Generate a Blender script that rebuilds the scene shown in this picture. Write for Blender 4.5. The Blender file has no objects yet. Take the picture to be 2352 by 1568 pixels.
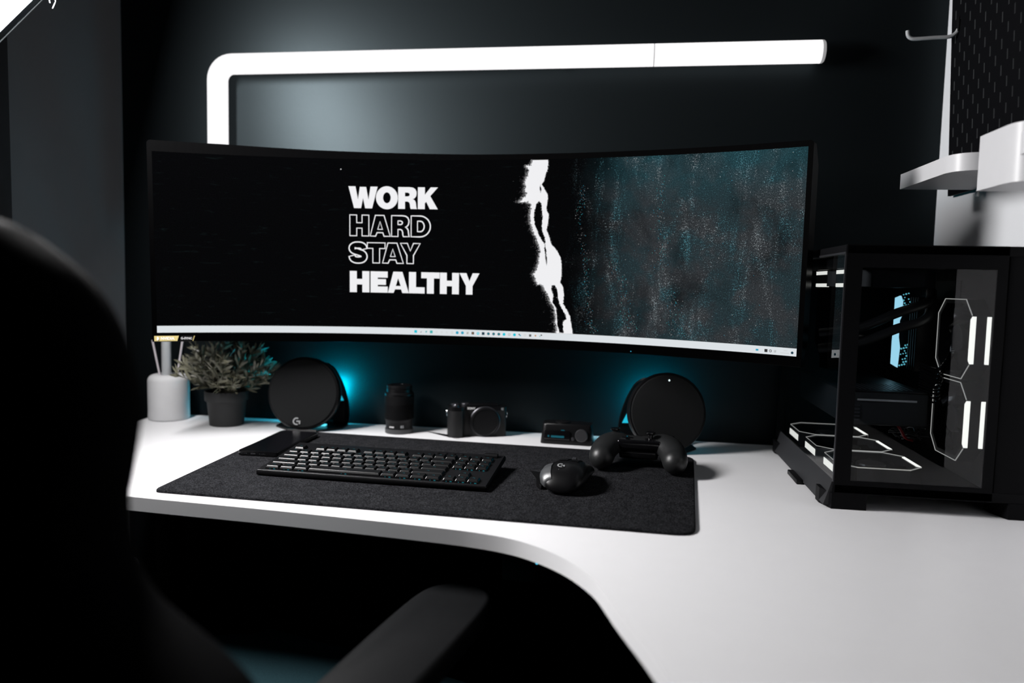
import bpy, bmesh, math, random
from mathutils import Vector, Matrix, noise
S = bpy.context.scene
COL = S.collection
random.seed(7)
T = 0.74            # height of the desk top above the floor (metres)
CAMZ = T + 0.3148

# ------------------------------------------------------------------ camera
def camera():
    pitch, roll, yaw = 0.07738, 0.02322, -0.14714
    cy, sy = math.cos(yaw), math.sin(yaw)
    f0 = Vector((sy, cy, 0)); r0 = Vector((cy, -sy, 0)); u0 = Vector((0, 0, 1))
    f = math.cos(pitch)*f0 - math.sin(pitch)*u0
    u = math.sin(pitch)*f0 + math.cos(pitch)*u0
    r = math.cos(roll)*r0 + math.sin(roll)*u
    u = -math.sin(roll)*r0 + math.cos(roll)*u
    cam = bpy.data.cameras.new('camera'); o = bpy.data.objects.new('camera', cam); COL.objects.link(o)
    m = Matrix((r, u, -f)).transposed().to_4x4(); m.translation = (0, 0, CAMZ)
    o.matrix_world = m
    cam.sensor_width = 36.0; cam.lens = 1720/2352*36.0
    cam.clip_start = 0.02
    cam.dof.use_dof = True; cam.dof.focus_distance = 1.20; cam.dof.aperture_fstop = 2.2
    S.camera = o
camera()
W = bpy.data.worlds.new('world'); S.world = W; W.use_nodes = True
W.node_tree.nodes['Background'].inputs[0].default_value = (0.5, 0.75, 1.0, 1)
W.node_tree.nodes['Background'].inputs[1].default_value = 0.0
S.view_settings.view_transform = 'Standard'; S.view_settings.look = 'None'
S.view_settings.exposure = 0.0; S.view_settings.gamma = 1.0
SOFTBOX_L = 121.0; TUBE_L = 1.05
S.cycles.max_bounces = 8; S.cycles.transparent_max_bounces = 12
S.cycles.sample_clamp_indirect = 4.0
try: S.cycles.use_denoising = True
except Exception: pass

# ------------------------------------------------------------------ materials
def mat(name, col, rough=0.5, spec=0.5, metal=0.0, vary=0.12, scale=60, bump=0.0, bscale=400, coat=0.0, sheen=0.0, trans=0.0, tint=None):
    m = bpy.data.materials.new(name); m.use_nodes = True; nt = m.node_tree; n = nt.nodes; l = nt.links
    b = n['Principled BSDF']
    if tint: b.inputs['Specular Tint'].default_value = (*tint, 1)
    b.inputs['Roughness'].default_value = rough; b.inputs['Metallic'].default_value = metal
    b.inputs['Specular IOR Level'].default_value = spec
    b.inputs['Coat Weight'].default_value = coat; b.inputs['Sheen Weight'].default_value = sheen
    tc = n.new('ShaderNodeTexCoord'); nz = n.new('ShaderNodeTexNoise'); nz.inputs['Scale'].default_value = scale
    nz.inputs['Detail'].default_value = 4
    l.new(tc.outputs['Object'], nz.inputs['Vector'])
    mx = n.new('ShaderNodeMix'); mx.data_type = 'RGBA'
    mx.inputs[6].default_value = (*[c*(1-vary) for c in col], 1); mx.inputs[7].default_value = (*[c*(1+vary) for c in col], 1)
    l.new(nz.outputs['Fac'], mx.inputs[0]); l.new(mx.outputs[2], b.inputs['Base Color'])
    if bump:
        n2 = n.new('ShaderNodeTexNoise'); n2.inputs['Scale'].default_value = bscale; n2.inputs['Detail'].default_value = 3
        l.new(tc.outputs['Object'], n2.inputs['Vector'])
        bp = n.new('ShaderNodeBump'); bp.inputs['Strength'].default_value = bump; bp.inputs['Distance'].default_value = 0.001
        l.new(n2.outputs['Fac'], bp.inputs['Height']); l.new(bp.outputs['Normal'], b.inputs['Normal'])
    if trans:
        b.inputs['Transmission Weight'].default_value = trans
    return m
def emit(name, col, strength):
    m = bpy.data.materials.new(name); m.use_nodes = True; nt = m.node_tree
    b = nt.nodes['Principled BSDF']; b.inputs['Base Color'].default_value = (.01, .01, .01, 1); b.inputs['Specular IOR Level'].default_value = 0.0
    b.inputs['Emission Color'].default_value = (*col, 1); b.inputs['Emission Strength'].default_value = strength
    b.inputs['Roughness'].default_value = 0.5
    return m
def glass(name, tint, refl=1.0, rough=.01, frost=0.0):
    m = bpy.data.materials.new(name); m.use_nodes = True; nt = m.node_tree; n = nt.nodes; l = nt.links
    n.remove(n['Principled BSDF']); out = n['Material Output']
    t = n.new('ShaderNodeBsdfTransparent'); t.inputs[0].default_value = (*tint, 1)
    g = n.new('ShaderNodeBsdfGlossy'); g.inputs['Roughness'].default_value = rough
    f = n.new('ShaderNodeFresnel'); f.inputs[0].default_value = 1.5
    mu = n.new('ShaderNodeMath'); mu.operation = 'MULTIPLY'; mu.inputs[1].default_value = refl
    ge = n.new('ShaderNodeNewGeometry'); inv = n.new('ShaderNodeMath'); inv.operation = 'SUBTRACT'; inv.inputs[0].default_value = 1.0
    l.new(ge.outputs['Backfacing'], inv.inputs[1])
    m2 = n.new('ShaderNodeMath'); m2.operation = 'MULTIPLY'; l.new(f.outputs[0], m2.inputs[0]); l.new(inv.outputs[0], m2.inputs[1])
    l.new(m2.outputs[0], mu.inputs[0])
    mx = n.new('ShaderNodeMixShader'); l.new(mu.outputs[0], mx.inputs[0]); l.new(t.outputs[0], mx.inputs[1]); l.new(g.outputs[0], mx.inputs[2])
    if frost:
        d = n.new('ShaderNodeBsdfDiffuse'); d.inputs[0].default_value = (.8, .81, .82, 1)
        m3 = n.new('ShaderNodeMixShader'); m3.inputs[0].default_value = frost; l.new(mx.outputs[0], m3.inputs[1]); l.new(d.outputs[0], m3.inputs[2]); mx = m3
    l.new(mx.outputs[0], out.inputs[0])
    return m
def felt(name, lo, hi, scale=700):
    m = bpy.data.materials.new(name); m.use_nodes = True; nt = m.node_tree; n = nt.nodes; l = nt.links
    b = n['Principled BSDF']; b.inputs['Roughness'].default_value = 0.95; b.inputs['Specular IOR Level'].default_value = 0.02
    tc = n.new('ShaderNodeTexCoord')
    mp = n.new('ShaderNodeMapping'); l.new(tc.outputs['Object'], mp.inputs[0])
    a = n.new('ShaderNodeTexNoise'); a.inputs['Scale'].default_value = scale; a.inputs['Detail'].default_value = 3; a.inputs['Roughness'].default_value = .75
    a.inputs['Distortion'].default_value = 1.2
    c = n.new('ShaderNodeTexNoise'); c.inputs['Scale'].default_value = 60; c.inputs['Detail'].default_value = 3
    l.new(mp.outputs[0], a.inputs['Vector']); l.new(mp.outputs[0], c.inputs['Vector'])
    r = n.new('ShaderNodeValToRGB'); e = r.color_ramp.elements
    e[0].position = 0.46; e[0].color = (*lo, 1); e[1].position = 0.68; e[1].color = (*hi, 1)
    ad = n.new('ShaderNodeMath'); ad.operation = 'MULTIPLY_ADD'; ad.inputs[1].default_value = 0.10; 
    l.new(c.outputs['Fac'], ad.inputs[0])
    sb = n.new('ShaderNodeMath'); sb.operation = 'SUBTRACT'; sb.inputs[1].default_value = 0.05; l.new(a.outputs['Fac'], sb.inputs[0])
    l.new(sb.outputs[0], ad.inputs[2]); l.new(ad.outputs[0], r.inputs[0]); l.new(r.outputs[0], b.inputs['Base Color'])
    bp = n.new('ShaderNodeBump'); bp.inputs['Strength'].default_value = 0.6; bp.inputs['Distance'].default_value = 0.0008
    l.new(a.outputs['Fac'], bp.inputs['Height']); l.new(bp.outputs['Normal'], b.inputs['Normal'])
    return m

M = {}
M['wall_dark'] = mat('charcoal_paint', (.0030, .0038, .0043), .43, .20, vary=.06, scale=9, tint=(.72, .92, 1.0), bump=.06, bscale=260)
M['wall_left'] = mat('grey_paint', (.125, .128, .135), .8, .1, vary=.04, scale=8, bump=.1, bscale=300)
M['wall_white'] = mat('white_paint', (.62, .63, .65), .8, .25, vary=.02, scale=8, bump=.1, bscale=300)
M['dark_room'] = mat('dark_paint', (.02, .02, .022), .8, .2)
M['floor'] = mat('dark_floor', (.02, .02, .021), .6, .3, vary=.3, scale=12)
M['desk'] = mat('white_laminate', (.83, .825, .84), .42, .35, vary=.015, scale=30)
M['desk_edge'] = M['desk']
M['black'] = mat('black_plastic', (0.0038, 0.0038, 0.0043), .45, .16)
M['blackm'] = mat('black_matte', (0.0045, 0.0045, 0.005), .65, .07, bump=.1, bscale=900)
M['blackg'] = mat('black_gloss', (0.003, 0.003, 0.0035), .12, .45)
M['blacks'] = mat('black_satin', (0.0038, 0.0038, 0.0043), .32, .22)
M['blackmetal'] = mat('black_metal', (0.0055, 0.0055, 0.0065), .38, .35, metal=.2)
M['case'] = mat('case_black', (.0030, .0030, .0035), .5, .06, bump=.05, bscale=1200)
M['fabric'] = mat('speaker_fabric', (.011, .0115, .012), .9, .1, vary=.6, scale=1400, bump=.5, bscale=1500)
M['rubber'] = mat('grey_rubber', (.045, .047, .050), .36, .9, vary=.25, scale=1800, bump=.12, bscale=1800)
M['chair_fabric'] = mat('chair_fabric', (.0026, .0026, .003), .9, .03, vary=.3, scale=500, bump=.3, bscale=700)
M['chair_seat'] = mat('seat_fabric', (.018, .046, .056), .9, .1, vary=.4, scale=700, bump=.4, bscale=900)
M['arm_pad'] = mat('arm_pad', (.0065, .0068, .0075), .5, .16, vary=.25, scale=120, bump=.15, bscale=600)
M['white'] = mat('white_plastic', (.70, .70, .71), .45, .4, vary=.02)
M['whitem'] = mat('white_metal', (.53, .53, .545), .4, .4, vary=.02)
M['ceramic'] = mat('white_ceramic', (.55, .55, .56), .7, .3, vary=.05, scale=40, bump=.1, bscale=500)
M['pot'] = mat('grey_pot', (.022, .0225, .023), .6, .25, vary=.1)
M['soil'] = mat('soil', (.02, .015, .01), .95, .1, vary=.5, scale=300)
M['leaf'] = mat('leaf', (.155, .150, .105), .26, .6, vary=.5, scale=35)
M['stem'] = mat('stem', (.08, .075, .05), .6, .3)
M['reed'] = mat('reed', (.6, .55, .58), .5, .3)
M['glassy'] = glass('clear_glass', (.90, .92, .93), 2.2, .12)
M['tubeglass'] = glass('frosted_glass', (.90, .92, .93), 1.6, .12, .30)
M['caseglass'] = glass('tinted_glass', (.72, .74, .76), 1.0)
M['metal'] = mat('bright_metal', (.7, .7, .71), .22, .5, metal=1)
M['darkmetal'] = mat('dark_metal', (.10, .10, .11), .35, .5, metal=.9)
M['bezel'] = mat('bezel_black', (.0003, .0003, .0004), .35, .025)
M['screen_glass'] = M['blacks']
M['tube'] = emit('tube_light', (1, .985, 1.0), TUBE_L)
M['tubecap'] = emit('tube_cap_light', (1, .985, 1.0), TUBE_L*.28)
M['softbox'] = emit('softbox_light', (1.0, .985, .985), SOFTBOX_L)
M['softfabric'] = mat('softbox_cloth', (.02, .024, .026), .7, .1)
M['piping'] = mat('softbox_piping', (.035, .042, .045), .5, .4)
M['cord'] = mat('white_cord', (.8, .85, .85), .6, .3)
M['cyan'] = emit('cyan_light', (.0, .60, .85), 200.0)
M['cyanstrip'] = emit('cyan_strip_light', (.10, .75, .95), 1.4)
M['cyanlegend'] = emit('key_legend', (.02, .42, .52), .35)
M['cyandot'] = emit('cyan_dot', (.05, .5, .75), 1.0)
M['whitedot'] = emit('white_dot', (.8, 1, 1), 1.2)
M['fanlight'] = emit('fan_light', (1, .97, .88), 1.9)
M['fanline'] = emit('fan_line_light', (1, .97, .9), .55)
M['icecyan'] = emit('ice_light', (.42, .83, 1), 1.5)
M['icedot'] = emit('ice_dot_light', (.2, .8, .95), .9)
M['pcb'] = mat('circuit_board', (.004, .0045, .0045), .5, .05, vary=.5, scale=90)
M['sticker'] = mat('label_paper', (.35, .35, .35), .6, .2)
M['red'] = mat('red_cable', (.35, .03, .04), .5, .3)
M['white_ink'] = mat('white_ink', (.75, .75, .76), .5, .3)
M['grey_ink'] = mat('grey_ink', (.30, .31, .32), .5, .3)
M['gold'] = mat('badge_gold', (.55, .45, .18), .5, .3, vary=.05)
M['mat'] = felt('felt', (.0035, .0035, .0042), (.062, .063, .068), 620)
M['chrome_ink'] = mat('silver_ink', (.55, .56, .57), .3, .5, metal=.6)

# ------------------------------------------------------------------ mesh helpers
def finish(bm, name, m, parent=None, loc=None, rot=None, ang=32, smooth=True):
    bmesh.ops.remove_doubles(bm, verts=bm.verts, dist=1e-6)
    bmesh.ops.recalc_face_normals(bm, faces=bm.faces)
    for f in bm.faces: f.smooth = smooth
    if smooth:
        for e in bm.edges:
            if len(e.link_faces) == 2 and e.calc_face_angle(0) > math.radians(ang): e.smooth = False
    me = bpy.data.meshes.new(name); bm.to_mesh(me); bm.free()
    ms = m if isinstance(m, (list, tuple)) else [m]
    for k in ms: me.materials.append(k)
    return place(me, name, parent, loc, rot)
def place(me, name, parent=None, loc=None, rot=None):
    o = bpy.data.objects.new(name, me); COL.objects.link(o)
    if parent: o.parent = parent
    if loc: o.location = loc
    if rot: o.rotation_euler = rot
    return o
def thing(name, label, cat, loc=(0, 0, 0), rz=0, group=None, rot=None):
    o = bpy.data.objects.new(name, None); COL.objects.link(o); o.empty_display_size = .05
    o.location = loc; o.rotation_euler = rot or (0, 0, rz)
    o['label'] = label; o['category'] = cat
    if group: o['group'] = group
    return o
def tag(o, label, cat, group=None):
    o['label'] = label; o['category'] = cat
    if group: o['group'] = group
    return o
def struct(o): o['kind'] = 'structure'; return o
def box(bm, c, s, bev=0, seg=2, mi=0, rot=None):
    r = bmesh.ops.create_cube(bm, size=1); vs = r['verts']
    for v in vs: v.co = Vector((v.co.x*s[0], v.co.y*s[1], v.co.z*s[2]))
    fs = set(f for v in vs for f in v.link_faces)
    for f in fs: f.material_index = mi
    if bev:
        es = list(set(e for v in vs for e in v.link_edges))
        rr = bmesh.ops.bevel(bm, geom=es, offset=bev, segments=seg, profile=.5, affect='EDGES', clamp_overlap=True)
        vs = list(set(v for f in rr['faces'] for v in f.verts) | set(v for v in vs if v.is_valid))
        for f in rr['faces']: f.material_index = mi
    for v in vs:
        if rot: v.co = rot @ v.co
        v.co += Vector(c)
    return vs
def bx(a, b): # two corners -> centre,size
    return tuple((p+q)/2 for p, q in zip(a, b)), tuple(abs(q-p) for p, q in zip(a, b))
def boxobj(name, a, b, m, parent=None, bev=0, seg=2):
    bm = bmesh.new(); c, s = bx(a, b); box(bm, c, s, bev, seg); return finish(bm, name, m, parent)
def prism(bm, pts, z0, z1, mi=0, holes=None):
    """extruded polygon in xy"""
    lo = [bm.verts.new((x, y, z0)) for x, y in pts]; hi = [bm.verts.new((x, y, z1)) for x, y in pts]
    n = len(pts); fs = []
    fs.append(bm.faces.new(hi)); fs.append(bm.faces.new(lo[::-1]))
    for i in range(n): fs.append(bm.faces.new((lo[i], lo[(i+1) % n], hi[(i+1) % n], hi[i])))
    for f in fs: f.material_index = mi
    return lo+hi, fs
def round_poly(pts, r, seg=5):
    out = []; n = len(pts)
    rr = r if isinstance(r, (list, tuple)) else [r]*n
    for i in range(n):
        p = Vector(pts[i]); a = Vector(pts[i-1]); b = Vector(pts[(i+1) % n]); q = rr[i]
        if q <= 0: out.append(tuple(p)); continue
        da = (a-p).normalized(); db = (b-p).normalized()
        p0 = p+da*q; p1 = p+db*q
        for k in range(seg+1):
            t = k/seg; out.append(tuple(p0*(1-t)**2+p*2*t*(1-t)+p1*t*t))
    return out
def lathe(bm, prof, seg=40, axis='Z', mi=0, c=(0, 0, 0), capA=True, capB=True):
    rings = []
    for r, z in prof:
        ring = []
        for k in range(seg):
            a = 2*math.pi*k/seg; x, y = r*math.cos(a), r*math.sin(a)
            co = (x, y, z) if axis == 'Z' else ((x, z, y) if axis == 'Y' else (z, x, y))
            ring.append(bm.verts.new(Vector(co)+Vector(c)))
        rings.append(ring)
    fs = []
    for a, b in zip(rings, rings[1:]):
        for k in range(seg): fs.append(bm.faces.new((a[k], a[(k+1) % seg], b[(k+1) % seg], b[k])))
    if capA and prof[0][0] > 1e-5: fs.append(bm.faces.new(rings[0][::-1]))
    if capB and prof[-1][0] > 1e-5: fs.append(bm.faces.new(rings[-1]))
    for f in fs: f.material_index = mi
    return fs
def tube(bm, pts, r, seg=10, mi=0, cap=True, closed=False):
    pts = [Vector(p) for p in pts]; n = len(pts); rings = []
    rr = r if isinstance(r, (list, tuple)) else [r]*n
    up = None
    for i, p in enumerate(pts):
        if closed: t = (pts[(i+1) % n]-pts[i-1]).normalized()
        else: t = ((pts[min(i+1, n-1)]-pts[max(i-1, 0)])).normalized()
        if up is None:
            up = Vector((0, 0, 1)) if abs(t.z) < .9 else Vector((0, 1, 0))
        s = t.cross(up).normalized(); up = s.cross(t).normalized()
        rings.append([bm.verts.new(p+rr[i]*(math.cos(2*math.pi*k/seg)*s+math.sin(2*math.pi*k/seg)*up)) for k in range(seg)])
    fs = []
    m = n if closed else n-1
    for i in range(m):
        a, b = rings[i], rings[(i+1) % n]
        for k in range(seg): fs.append(bm.faces.new((a[k], a[(k+1) % seg], b[(k+1) % seg], b[k])))
    if cap and not closed: fs.append(bm.faces.new(rings[0][::-1])); fs.append(bm.faces.new(rings[-1]))
    for f in fs: f.material_index = mi
    return fs
def bez(pts, n=8):
    """Catmull-Rom through points"""
    P = [Vector(p) for p in pts]; P = [2*P[0]-P[1]]+P+[2*P[-1]-P[-2]]; out = []
    for i in range(1, len(P)-2):
        for k in range(n):
            t = k/n
            out.append(.5*((2*P[i])+(-P[i-1]+P[i+1])*t+(2*P[i-1]-5*P[i]+4*P[i+1]-P[i+2])*t*t+(-P[i-1]+3*P[i]-3*P[i+1]+P[i+2])*t**3))
    out.append(P[-2]); return out
def loft(bm, rings, mi=0, cap=True):
    R = [[bm.verts.new(Vector(p)) for p in ring] for ring in rings]; n = len(R[0]); fs = []
    for a, b in zip(R, R[1:]):
        for k in range(n): fs.append(bm.faces.new((a[k], a[(k+1) % n], b[(k+1) % n], b[k])))
    if cap: fs.append(bm.faces.new(R[0][::-1])); fs.append(bm.faces.new(R[-1]))
    for f in fs: f.material_index = mi
    return fs
def subsurf(o, lv=2):
    s = o.modifiers.new('subdivision', 'SUBSURF'); s.levels = lv; s.render_levels = lv
    for p in o.data.polygons: p.use_smooth = True
    return o
def text_mesh(s, size, m, name, parent, loc, rot, off=0.0, extrude=.0001, align='CENTER', spacing=1.0):
    c = bpy.data.curves.new(name, 'FONT'); c.body = s; c.size = size; c.extrude = extrude; c.offset = off
    c.align_x = align; c.align_y = 'CENTER'; c.space_character = spacing; c.resolution_u = 3
    t = bpy.data.objects.new(name, c); COL.objects.link(t)
    me = bpy.data.meshes.new_from_object(t.evaluated_get(bpy.context.evaluated_depsgraph_get()))
    bpy.data.objects.remove(t); me.materials.clear(); me.materials.append(m)
    return place(me, name, parent, loc, rot)
def curve_mesh(contours, fill=True, bevel=0.0):
    c = bpy.data.curves.new('outline', 'CURVE'); c.dimensions = '2D' if fill else '3D'
    if fill: c.fill_mode = 'BOTH'
    else: c.bevel_depth = bevel; c.bevel_resolution = 1
    for ct in contours:
        s = c.splines.new('POLY'); s.points.add(len(ct)-1); s.use_cyclic_u = True
        for p, q in zip(s.points, ct): p.co = (q[0], q[1], 0, 1)
    t = bpy.data.objects.new('outline', c); COL.objects.link(t)
    me = bpy.data.meshes.new_from_object(t.evaluated_get(bpy.context.evaluated_depsgraph_get()))
    bpy.data.objects.remove(t); bpy.data.curves.remove(c)
    return me

# ------------------------------------------------------------------ room
XL, XR, YB, YF, ZC = -1.13, .59, 1.568, -1.7, 2.45
struct(boxobj('floor', (-2.4, YF, -.05), (1.65, YB, 0), M['floor']))
struct(boxobj('ceiling', (-2.4, YF, ZC), (1.65, YB, ZC+.05), M['dark_room']))
struct(boxobj('wall_back', (-2.4, YB, 0), (1.65, YB+.05, ZC), M['wall_dark']))
struct(boxobj('wall_left', (XL-.05, 1.238, 0), (XL, YB, ZC), M['wall_left']))
struct(boxobj('trim_1', (XL-.06, 1.21, 0), (XL+.012, 1.24, ZC), M['dark_room'], bev=.002))
struct(boxobj('wall_side', (-2.4, YF, 0), (-2.35, YB, ZC), M['dark_room']))
struct(boxobj('wall_right', (XR, .79, 0), (XR+.05, YB, ZC), M['wall_white']))
struct(boxobj('wall_end', (1.6, YF, 0), (1.65, YB, ZC), M['dark_room']))
struct(boxobj('wall_front', (-2.4, YF-.05, 0), (1.65, YF, ZC), M['dark_room']))

# ------------------------------------------------------------------ softbox on a stand, upper left
def softbox():
    P1 = Vector((-.914, 1.0, T+.664))
    e = Vector((0, .68, .733)).normalized(); u = Vector((.385, -.67, .63)).normalized(); n = e.cross(u).normalized()
    if n.x < 0: n = -n
    E0, E1, U = -.22, .26, .14
    t = thing('softbox', 'bright white softbox lamp at the upper left corner of the photo', 'studio lamp', tuple(P1))
    def L(a, b, c): return e*a+u*b+n*c
    bm = bmesh.new()
    q = [bm.verts.new(L(a, b, 0)) for a, b in ((E0, 0), (E1, 0), (E1, U), (E0, U))]
    k = [bm.verts.new(L(a, b, -.004)) for a, b in ((E0, 0), (E1, 0), (E1, U), (E0, U))]
    bm.faces.new(q); bm.faces.new(k[::-1])
    for i in range(4): bm.faces.new((q[i], q[(i+1) % 4], k[(i+1) % 4], k[i]))
    finish(bm, 'diffuser', M['softbox'], t, smooth=False)
    # shell: lip + tapering back
    bm = bmesh.new()
    def ring(d, c): return [L(a, b, c) for a, b in ((E0-d, -d), (E1+d, -d), (E1+d, U+d), (E0-d, U+d))]
    def mid(s, c): 
        ce, cu = (E0+E1)/2, U/2
        return [L(ce+(a-ce)*s, cu+(b-cu)*s, c) for a, b in ((E0, 0), (E1, 0), (E1, U), (E0, U))]
    rg = [ring(0.0005, -.002), ring(0.0005, .0006), ring(.011, .0006), ring(.012, -.02), mid(.6, -.16), mid(.25, -.22)]
    loft(bm, rg, cap=False); bm.faces.ensure_lookup_table()
    vs = [bm.verts.new(p) for p in mid(.25, -.22)]; bm.faces.new(vs)
    finish(bm, 'shell', M['softfabric'], t, smooth=False)
    bm = bmesh.new(); tube(bm, ring(.0125, .001), .0012, 8, closed=True); finish(bm, 'piping', M['piping'], t)
    bm = bmesh.new()
    B = Vector((-.818, .998, T+.733))-P1
    tube(bm, bez([B+Vector(p) for p in ((-.012, 0, .03), (-.010, 0, .0), (-.013, 0, -.024), (-.012, 0, -.032))], 5), .0006, 6)
    tube(bm, bez([B+Vector(p) for p in ((.004, 0, .03), (.0, 0, -.012), (-.004, 0, -.026), (-.003, 0, -.030), (-.008, 0, -.040))], 5), .0006, 6)
    tube(bm, [L(.12, -.012, 0), B+Vector((-.012, 0, .03))], .0006, 6); tube(bm, [L(.13, -.012, 0), B+Vector((.004, 0, .03))], .0006, 6)
    finish(bm, 'tie_cord', M['cord'], t)
    # stand
    hub = L((E0+E1)/2, U/2, -.23); base = Vector((hub.x-.02, hub.y-.05, -P1.z))
    bm = bmesh.new(); tube(bm, [hub, hub+n*-.03, Vector((base.x, base.y, hub.z-.1))], .012, 10)
    tube(bm, [Vector((base.x, base.y, hub.z-.1)), base+Vector((0, 0, .02))], .013, 10); finish(bm, 'stand_pole', M['blackmetal'], t)
    for k in range(3):
        a = k*2*math.pi/3+.5; bm = bmesh.new()
        tube(bm, [base+Vector((0, 0, .45)), base+Vector((math.cos(a)*.28, math.sin(a)*.28, .011))], .009, 8)
        finish(bm, 'leg', M['blackmetal'], t)
softbox()

# ------------------------------------------------------------------ LED tube on the back wall
def led_tube():
    y = 1.532; r = .0212; xv, zh, xe = -.8785, T+.7675, .3575
    t = thing('wall_light_tube', 'glowing white tube lamp bent down at its left end, on the dark wall', 'wall lamp', (xv, y, zh))
    path = [Vector((0, 0, -.50)), Vector((0, 0, -.034))]
    for k in range(1, 9):
        a = math.pi/2*k/9; path.append(Vector((.034-.034*math.cos(a), 0, -.034+.034*math.sin(a))))
    path.append(Vector((.034, 0, 0)))
    xs = .92
    bm = bmesh.new(); tube(bm, path+[Vector((xs-.0008, 0, 0))], r, 24, cap=False); finish(bm, 'tube', M['tube'], t, ang=60)
    bm = bmesh.new(); tube(bm, [Vector((xs+.0008, 0, 0)), Vector((xe-xv-.004, 0, 0))], r, 24, cap=False); finish(bm, 'tube', M['tube'], t, ang=60)
    bm = bmesh.new(); lathe(bm, [(r*.985, 0), (r, .001), (r, .004), (r-.002, .0065), (r-.006, .0075)], 24, 'X'); finish(bm, 'end_cap', M['tubecap'], t, (xe-xv-.0045, 0, 0))
    bm = bmesh.new(); lathe(bm, [(r*.96, -.0008), (r*.96, .0008)], 24, 'X'); finish(bm, 'joint', M['tubecap'], t, (xs, 0, 0))
    for x in (.25, .75, 1.1):
        bm = bmesh.new(); box(bm, (x, .027, 0), (.02, .018, .016), .002); finish(bm, 'bracket', M['black'], t)
led_tube()

# ------------------------------------------------------------------ desk
def desk():
    t = thing('corner_desk', 'white corner desk top with a curved front edge', 'desk', (0, 0, 0))
    inner = [(-1.035, .985), (-.687, .954), (-.48, .940), (-.29, .923), (-.21, .914), (-.174, .908), (-.14, .899), (-.113, .887), (-.084, .867),
             (-.056, .840), (-.035, .811), (-.019, .782), (-.006, .745), (.005, .712), (.028, .651), (.049, .589), (.085, .49), (.12, .40), (.16, .30)]
    pts = [(p[0], p[1]) for p in bez([(a, b, 0) for a, b in inner], 4)]
    pts += [(.583, .30), (.583, 1.562), (-1.035, 1.562)]
    bm = bmesh.new(); th = .020
    vs, fs = prism(bm, pts, -th, 0)
    top = fs[0]; bot = fs[1]
    es = list(top.edges)+list(bot.edges)
    bmesh.ops.bevel(bm, geom=es, offset=.0022, segments=3, profile=.5, affect='EDGES')
    finish(bm, 'tabletop', M['desk'], t, (0, 0, T), ang=40)
    for x, y in ((-.98, 1.05), (-.98, 1.50), (.53, .36), (.53, 1.50), (-.03, 1.50)):
        bm = bmesh.new(); box(bm, (x, y, (T-th)/2), (.045, .045, T-th), .004); finish(bm, 'leg', M['blackmetal'], t)
    bm = bmesh.new(); box(bm, (-.2, 1.50, T-.06), (1.5, .02, .07), .002); finish(bm, 'frame_rail', M['blackmetal'], t)
desk()
t = thing('power_box', 'small black box with a blue light under the desk front edge', 'power box', (-.105, .995, T-.0205))
boxobj('housing', (-.05, 0, -.075), (.05, .05, 0), M['black'], t, .004)
bm = bmesh.new(); lathe(bm, [(.0022, 0), (.0016, -.0012)], 10, 'Y'); finish(bm, 'indicator_light', M['cyandot'], t, (-.001, -.0001, -.046))

# ------------------------------------------------------------------ felt mat
def deskmat():
    t = .004
    pts = [(-.667, .980), (.100, .951), (.137, 1.400), (-.685, 1.436)]
    rp = round_poly(pts, [.012, .03, .03, .012], 6)
    bm = bmesh.new(); vs, fs = prism(bm, rp, 0, t)
    bmesh.ops.bevel(bm, geom=list(fs[0].edges), offset=.0012, segments=2, profile=.5, affect='EDGES')
    o = finish(bm, 'desk_mat', M['mat'], None, (0, 0, T), ang=50)
    tag(o, 'dark grey speckled felt mat lying on the white desk', 'desk mat')
deskmat()
TM = T+.004

# ------------------------------------------------------------------ monitor
MP = (-.29192, 1.42278, .37819, .02056, -.02638, 1.25)
def scr(u, v, off=0.0):
    """point on the curved screen: u, v in mm from its centre, off in metres towards the viewer"""
    X0, Y0, Z0, yaw, tilt, R = MP
    a = u/1000/R; rr = R-off
    x = rr*math.sin(a); y = -(R-rr*math.cos(a)); z = v/1000
    y2 = y*math.cos(tilt)+z*math.sin(tilt); z2 = z*math.cos(tilt)-y*math.sin(tilt)
    c, s = math.cos(yaw), math.sin(yaw)
    return Vector((X0+c*x+s*y2, Y0-s*x+c*y2, T+Z0+z2))
def E2(rx, ry, cx=.5, cy=.5, a0=0, a1=360, n=24):
    return [(cx+rx*math.cos(math.radians(a0+(a1-a0)*k/n)), cy+ry*math.sin(math.radians(a0+(a1-a0)*k/n))) for k in range(n+(0 if a1-a0 == 360 else 1))]
def thick(pts, hx, hy):
    L, Rr = [], []
    P = [Vector((a, b, 0)) for a, b in pts]; P = bez(P, 4)
    for i, p in enumerate(P):
        t = (P[min(i+1, len(P)-1)]-P[max(0, i-1)]).normalized(); n = Vector((-t.y, t.x, 0))
        L.append((p.x+n.x*hx, p.y+n.y*hy)); Rr.append((p.x-n.x*hx, p.y-n.y*hy))
    return L+Rr[::-1]
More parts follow.
